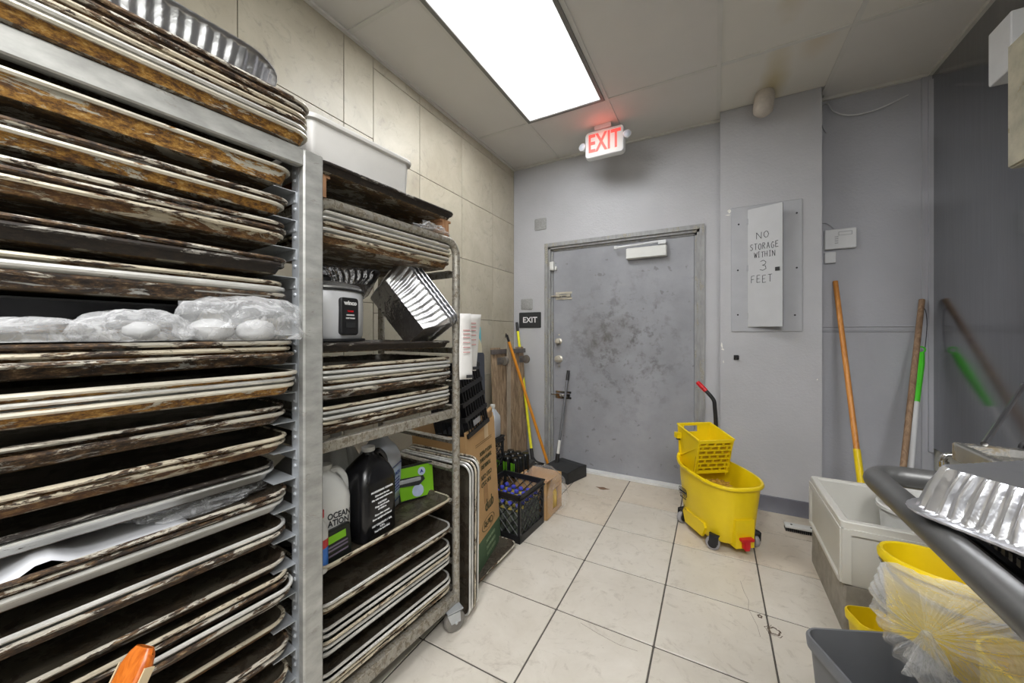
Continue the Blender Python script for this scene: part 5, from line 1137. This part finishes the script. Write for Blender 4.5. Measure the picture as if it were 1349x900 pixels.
# ------------------------------------------------------------------ mop sink corner
t = thing('mop_sink', 'white square mop sink standing on a rough concrete curb', 'mop sink', (.460, 1.985, 0))
m_conc = plain('rough_concrete', srgb(150, 144, 134), .9, 0, .22, 14, .5); m_sink = plain('sink_white', srgb(206, 204, 196), .3, 0, .04, 5, .02)
X, Y = XR-.462, .56; zc, zs = .205, .462
b = M(); L = [[(x+(.004*mnoise.noise(Vector((x*20, y*20, z*15)))), y+.004*mnoise.noise(Vector((y*17, x*11, z*15+3))), z) for x, y, _ in rrect(.006, X, .006, Y, .01, 0, 2)] for z in (0, .05, .1, .15, zc-.006)]
b.loft(L); lbl(b.obj('curb', m_conc, t, smooth=None), 'stained concrete curb')
b = M(); tw = .035
b.loft([rrect(-.002, X, 0, Y, .02, z, 4, i) for z, i in ((zc-.005, .012), (zc+.01, .006), (zs-.035, .006), (zs-.03, 0), (zs-.004, 0), (zs, .004), (zs, tw-.008), (zs-.008, tw), (zc+.06, tw+.012), (zc+.035, tw+.05))]); b.obj('basin', m_sink, t, smooth=35)
b = M()   # recessed-panel frames on the aisle and front faces
for (a0, a1) in ((0, .02), (Y-.02, Y)): b.box(-.006, .008, a0, a1, zc+.005, zs-.03)
b.box(-.006, .008, .02, Y-.02, zs-.05, zs-.028); b.box(-.006, .008, .02, Y-.02, zc, zc+.014)
for (a0, a1) in ((.0, .03), (X-.03, X)): b.box(a0, a1, -.006, .008, zc+.005, zs-.03)
b.box(.03, X-.03, -.006, .008, zs-.05, zs-.028); b.obj('panel_ribs', m_sink, t, smooth=None)
M().lathe([(.045, 0), (.045, .004), (.03, .006)], 20, (X*.5, Y*.5, zc+.036)).obj('drain', m_chrome, t)
# white pail in the sink
t = thing('white_pail', 'round white plastic pail standing inside the mop sink', 'pail', (.80, 2.27, .242))
M().lathe([(.115, 0), (.125, .005), (.140, .21), (.150, .212), (.150, .225), (.145, .228), (.140, .235), (.147, .24), (.147, .262), (.140, .264), (.134, .25), (.120, .012)], 40).obj('pail_body', m_white, t)
# faucet on the right wall
t = thing('faucet', 'chrome faucet spout reaching from the right wall over the mop sink', 'faucet', (XR, 2.43, .685))
M().tube(bez([(0, 0, 0), (-.10, -.01, .0), (-.20, -.01, .0), (-.255, -.01, -.002), (-.272, -.01, -.02), (-.273, -.01, -.045)], 5), .013, 12).obj('spout', m_chrome, t)
M().lathe([(.017, -.058), (.018, -.035), (.015, -.033)], 14, (-.273, -.01, 0)).obj('aerator', m_chrome, t)
M().lathe([(.03, 0), (.028, .01), (.016, .014)], 20, T=Matrix.Rotation(-PI/2, 4, 'Y')).obj('flange', m_chrome, t)
# sticks
A, B = (.752, 2.72, .012), (.724, 3.262, 1.59)
t = thing('wooden_mop', 'varnished wooden mop handle with yellow foot leaning against the recess wall', 'mop')
pole(t, lerp(A, B, .335), B, .0145, m_woodpole, n=14); M().tube([A, lerp(A, B, .34)], .018, 12).obj('yellow_ferrule', m_yellow, t); M().cbox(A[0]-.07, A[0]+.07, A[1]-.03, A[1]+.03, .003, .04, .004).obj('head_block', m_blackm, t)
A, B = (.80, 2.60, .012), (1.140, 3.255, 1.445)
t = thing('wooden_mop', 'old brown wooden handle leaning in the corner beside the steel sheet', 'mop')
pole(t, A, B, .0145, m_woodold, n=14); M().cbox(A[0]-.05, A[0]+.05, A[1]-.025, A[1]+.025, .003, .03, .004).obj('head_block', m_blackm, t)
M().tube(bez([(1.138, 3.24, 1.40), (1.15, 3.235, 1.37), (1.155, 3.235, 1.28), (1.145, 3.235, 1.12)]), .002, 5).obj('hanging_string', m_ink, t)
A, B = (.84, 2.60, .012), (1.122, 3.215, 1.135)
t = thing('flat_mop', 'white metal handle with green grip leaning before the old brown one', 'mop')
m_gg = plain('green_grip_plastic', srgb(70, 200, 30), .35, 0, .1, 6)
pole(t, A, lerp(A, B, .74), .0115, m_whitepaint); M().tube([lerp(A, B, .73), lerp(A, B, .80), lerp(A, B, .93), lerp(A, B, .98)], [.013, .016, .021, .017], 14).obj('grip', m_gg, t)
d_ = Vector(B); b = M(); b.tube([d_+Vector((.018*math.cos(a), 0, .018*math.sin(a))) for a in [2*PI*k/14 for k in range(15)]], .005, 6); b.obj('hang_ring', m_gg, t); M().cbox(A[0]-.02, A[0]+.08, A[1]-.06, A[1]-.03, .003, .03, .004).obj('head_block', m_blackm, t)

# ------------------------------------------------------------------ steel sink table at right
t = thing('steel_table', 'stainless steel drainboard table with raised rim by the right wall', 'steel table', (.634, .95, 0))
m_st = worn('stained_steel', srgb(160, 158, 152), [(.3, srgb(112, 100, 80)), (.7, srgb(146, 134, 110))], .56, rough=.25, metal=.7, stretch=(4,4,4), bmp=.05)
X, Y = XR-.634-.004, .685
b = M(); b.loft([rrect(0, X, 0, Y, .012, z, 3, i) for z, i in ((.852, 0), (.898, 0), (.902, .004), (.900, .024), (.880, .030), (.866, .06))]); b.obj('table_top', m_st, t, smooth=None)
for x in (.33, X-.04):
    for y in (.04, Y-.14): M().tube([(x, y, .001), (x, y, .853)], .019, 12).obj('leg', m_steeltube, t)
M().tube([(.33, .04, .25), (X-.04, .04, .25)], .015, 10).obj('brace', m_steeltube, t); M().tube([(.33, Y-.14, .25), (X-.04, Y-.14, .25)], .015, 10).obj('brace', m_steeltube, t)
tag(blob((.92, 1.42, .905), (.16, .13, .028), 4.1, .3, 40, 20, flat=-.03, ridge=.25).obj('foil_sheet', m_foilc, smooth=40), 'crumpled foil heap lying in the steel drainboard', 'foil')
t = thing('steel_rod', 'thin steel rod handle leaning up to the right from the drainboard', 'rod'); A, B = (.695, 1.615, .908), (1.165, 2.44, 1.012)
M().tube([A, B], .0075, 10).obj('rod', m_chrome, t); M().lathe([(.010, -.012), (.012, 0), (.010, .012)], 12, T=align(B, Vector(B)+Vector((.3, .5, .2)))).obj('end_cap', m_chrome, t)
b = M(); b.tube([(.790+.022*math.cos(a), 1.622, .905+.022*math.sin(a)) for a in [PI*k/10 for k in range(11)]], .006, 8); tag(b.obj('black_loop', m_black), 'small black loop handle standing on the drainboard rim', 'loop handle')

# ------------------------------------------------------------------ cart
t = thing('utility_cart', 'steel utility cart with thick grey push bar at right front', 'cart')
CX0, CX1, CY1, CY0, CZ = .245, .80, .895, -.55, .98; R = .0178; q = .045
pts = [(CX0, CY0, CZ), (CX0, .2, CZ), (CX0, CY1-q, CZ)]+[(CX0+q-q*math.cos(a), CY1-q+q*math.sin(a), CZ) for a in [PI/2*k/6 for k in range(1, 7)]]+[(CX1-q, CY1, CZ), (CX1, CY1-q, CZ), (CX1, CY0, CZ)]
M().tube(pts, R, 16).obj('push_bar', m_steeltube, t)
M().cbox(CX0+.04, CX1-.03, CY0, .835, .930, .945, .003).obj('shelf', m_steeltube, t, smooth=None)
M().cbox(CX0+.06, CX1-.03, CY0, .36, .18, .20, .003).obj('lower_shelf', m_steeltube, t, smooth=None)
for x in (CX0+.08, CX1-.05):
    for y in (CY0+.06, .32): M().tube([(x, y, .10), (x, y, .932)], .016, 10).obj('leg', m_steeltube, t); caster(t, x, y, h=.10, r=.042)
M().tube([(CX0+.055, .76, .938), (CX0+.03, .80, .94), (CX0+.022, .80, CZ-.012)], .009, 8).obj('bracket', m_steeltube, t)
M().tube([(CX0+.05, CY1-.012, CZ-.045), (CX1-.05, CY1-.012, CZ-.045)], .012, 12).obj('lower_bar', m_chrome, t)
# black trays on the cart
for k, (z, y1, l) in enumerate(((.9455, .80, 'lower black ridged tray on the cart'), (.9705, .775, 'upper black ridged tray on the cart, under the foil pan'))):
    o = thing('black_tray', l, 'tray', (.285, .22, z)); X, Y = .40, y1-.22
    b = M(); b.loft([rrect(0, X, 0, Y, .03, zz, 4, i) for zz, i in ((0, .014), (.020, .002), (.022, 0), (.024, .001), (.022, .008), (.004, .018))]); b.obj('tray_body', m_black, o, smooth=40)
    b = M()
    for i in range(int(Y/.012)): b.box(-.001, .004, .02+i*.012, .026+i*.012, .012, .0205)
    for i in range(int((X-.04)/.012)): b.box(.02+i*.012, .026+i*.012, Y-.004, Y+.001, .012, .0205)
    b.obj('edge_teeth', m_black, o, smooth=None)['kind'] = 'stuff'
# upside-down foil pan on the trays
Tc = Matrix.Translation((.452, .585, 1.064)) @ Matrix.Rotation(-.94, 4, 'Z') @ Matrix.Rotation(PI, 4, 'X')
foil_pan(.45, .29, .058, .05, 'foil_pan', m_foil, 'big upside-down fluted foil pan on the black trays of the cart', Tm=Tc, N_=420, flute=.0022, taper=.022, edge=.010)

# ------------------------------------------------------------------ bins at bottom right
def bin_(name, label, cat, loc, rotz, L0, W0, L1, W1, H, mat, r=.05, rim=.012, lean=(0,0)):
    t = thing(name, label, cat, loc); t.rotation_euler = (lean[0], lean[1], rotz)
    def l(q, z, o): return rrect(-(L0+(L1-L0)*q)/2-o, (L0+(L1-L0)*q)/2+o, -(W0+(W1-W0)*q)/2-o, (W0+(W1-W0)*q)/2+o, r+o, z, 6)
    b = M(); b.loft([l(0, 0, -.005), l(0, .006, 0), l(.93, H*.93, 0), l(.94, H-.030, rim), l(1, H-.006, rim), l(1, H, rim-.004), l(1, H, -.001), l(1, H-.02, -.004), l(0, .008, -.006)]); b.obj('bin_body', mat, t, smooth=40); return t
m_gbin = plain('grey_bin_plastic', srgb(112, 114, 118), .45, 0, .06, 8, .02)
bin_('trash_bin', 'dark grey rectangular waste bin at the bottom right', 'bin', (.375, 1.245, .0), .42, .20, .15, .255, .205, .415, m_gbin, r=.035, rim=.008)
bin_('small_yellow_bin', 'small yellow bin peeking between grey bin and mop sink', 'bin', (.505, 1.80, 0), .3, .09, .09, .12, .12, .20, m_yellow, r=.03, rim=.006)
tag(M().lathe([(.10, 0), (.115, .01), (.125, .26), (.130, .285)], 24, (.565, 1.50, .001)).obj('grey_pail', m_gbin), 'grey pail carrying the yellow bucket', 'pail')
t = thing('yellow_bucket', 'yellow bucket covered by clear plastic, standing on the grey pail', 'bucket', (.565, 1.50, .288)); t.rotation_euler = (-.10, .06, 0)
M().lathe([(.095, 0), (.102, .005), (.128, .255), (.138, .257), (.140, .272), (.134, .282), (.126, .280), (.120, .24), (.094, .012)], 40).obj('bucket_body', m_yellow, t)
M().tube([(.137*math.cos(a), .137*math.sin(a), .255-.05*math.sin((a-PI))) for a in [PI+PI*k/16 for k in range(17)]], .004, 6).obj('bail_handle', m_chrome, t)
slab('pale_lid', 'pale white plastic lid standing in the dark grey waste bin', 'lid', m_white, (.405, 1.225, .10), (.16, .345, .008), (.22, .10, .30), .03)
tag(M().lathe([(.075, 0), (.078, .005), (.092, .50), (.097, .505), (.097, .52), (.090, .522), (.085, .49), (.072, .02)], 32, (.615, 1.215, .001)).obj('yellow_tub', m_yellow), 'tall yellow tub showing through plastic at the right edge', 'tub')
# clear bag gathered to a knot, its pleats fanning out over bucket and tub
RING = [(0.343, 1.214, 0.615), (0.365, 1.263, 0.650), (0.415, 1.307, 0.640), (0.49, 1.37, 0.600), (0.565, 1.40, 0.585), (0.632, 1.42, 0.575), (0.64, 1.41, 0.570), (0.663, 1.389, 0.565), (0.674, 1.338, 0.575), (0.648, 1.267, 0.556), (0.601, 1.184, 0.537), (0.519, 1.105, 0.513), (0.441, 1.062, 0.498), (0.403, 1.087, 0.480), (0.367, 1.113, 0.507), (0.348, 1.16, 0.522), (0.336, 1.19, 0.57)]
G = Vector((0.375, 1.049, 0.625))
n_a = 272; L = []; nr = len(RING)
RB = bez(RING+[RING[0]], 16)[:-1]; n_a = len(RB); cen = sum((Vector(p) for p in RING), Vector())/nr
for i in range(30):
    q = i/29; row = []
    for k in range(n_a):
        a = 2*PI*k/n_a; P = G.lerp(Vector(RB[k]), q**.9)
        nrm = (G-cen).normalized()
        pl = (abs(math.sin(a*6+2.6*math.sin(a*2+.6)+1.9*math.sin(a*3.0+2)+q*1.8))-.5)*.042*min(1, q*2.5)+(abs(math.sin(a*23+3*math.sin(a*4)+q*2))-.5)*.016*min(1, q*4)
        cr = .026*mnoise.noise(P*9)*q+.004*mnoise.noise(P*30)
        bulge = .045*math.sin(PI*q)
        row.append(P+nrm*(pl+cr+bulge))
    L.append(row)
o = M().loft(L, 0, False, False).obj('plastic_bag', bag_mat('clear_trash_bag', .44, sc=6, stk=.12, bmp=.5), smooth=180); tag(o, 'big clear plastic bag with radiating pleats draped over the yellow bucket', 'plastic bag')
L = []
for i in range(18):
    q = i/17; row = []
    for k in range(60):
        a = 2*PI*k/60; r_ = .008+.034*q*(1+.35*math.sin(5*a+q*3)+.2*math.sin(11*a)); row.append(G+Vector((r_*math.cos(a)*.8, r_*math.sin(a)*.4+.004-.012*q, .006-.075*q+.012*math.sin(3*a)*q)))
    L.append(row)
lbl(M().loft(L, 0, True, False).obj('bag_tail', bag_mat('bunched_bag', .55, sc=10, stk=.3), o, smooth=180), 'bunched whitish tail of the bag below its knot')
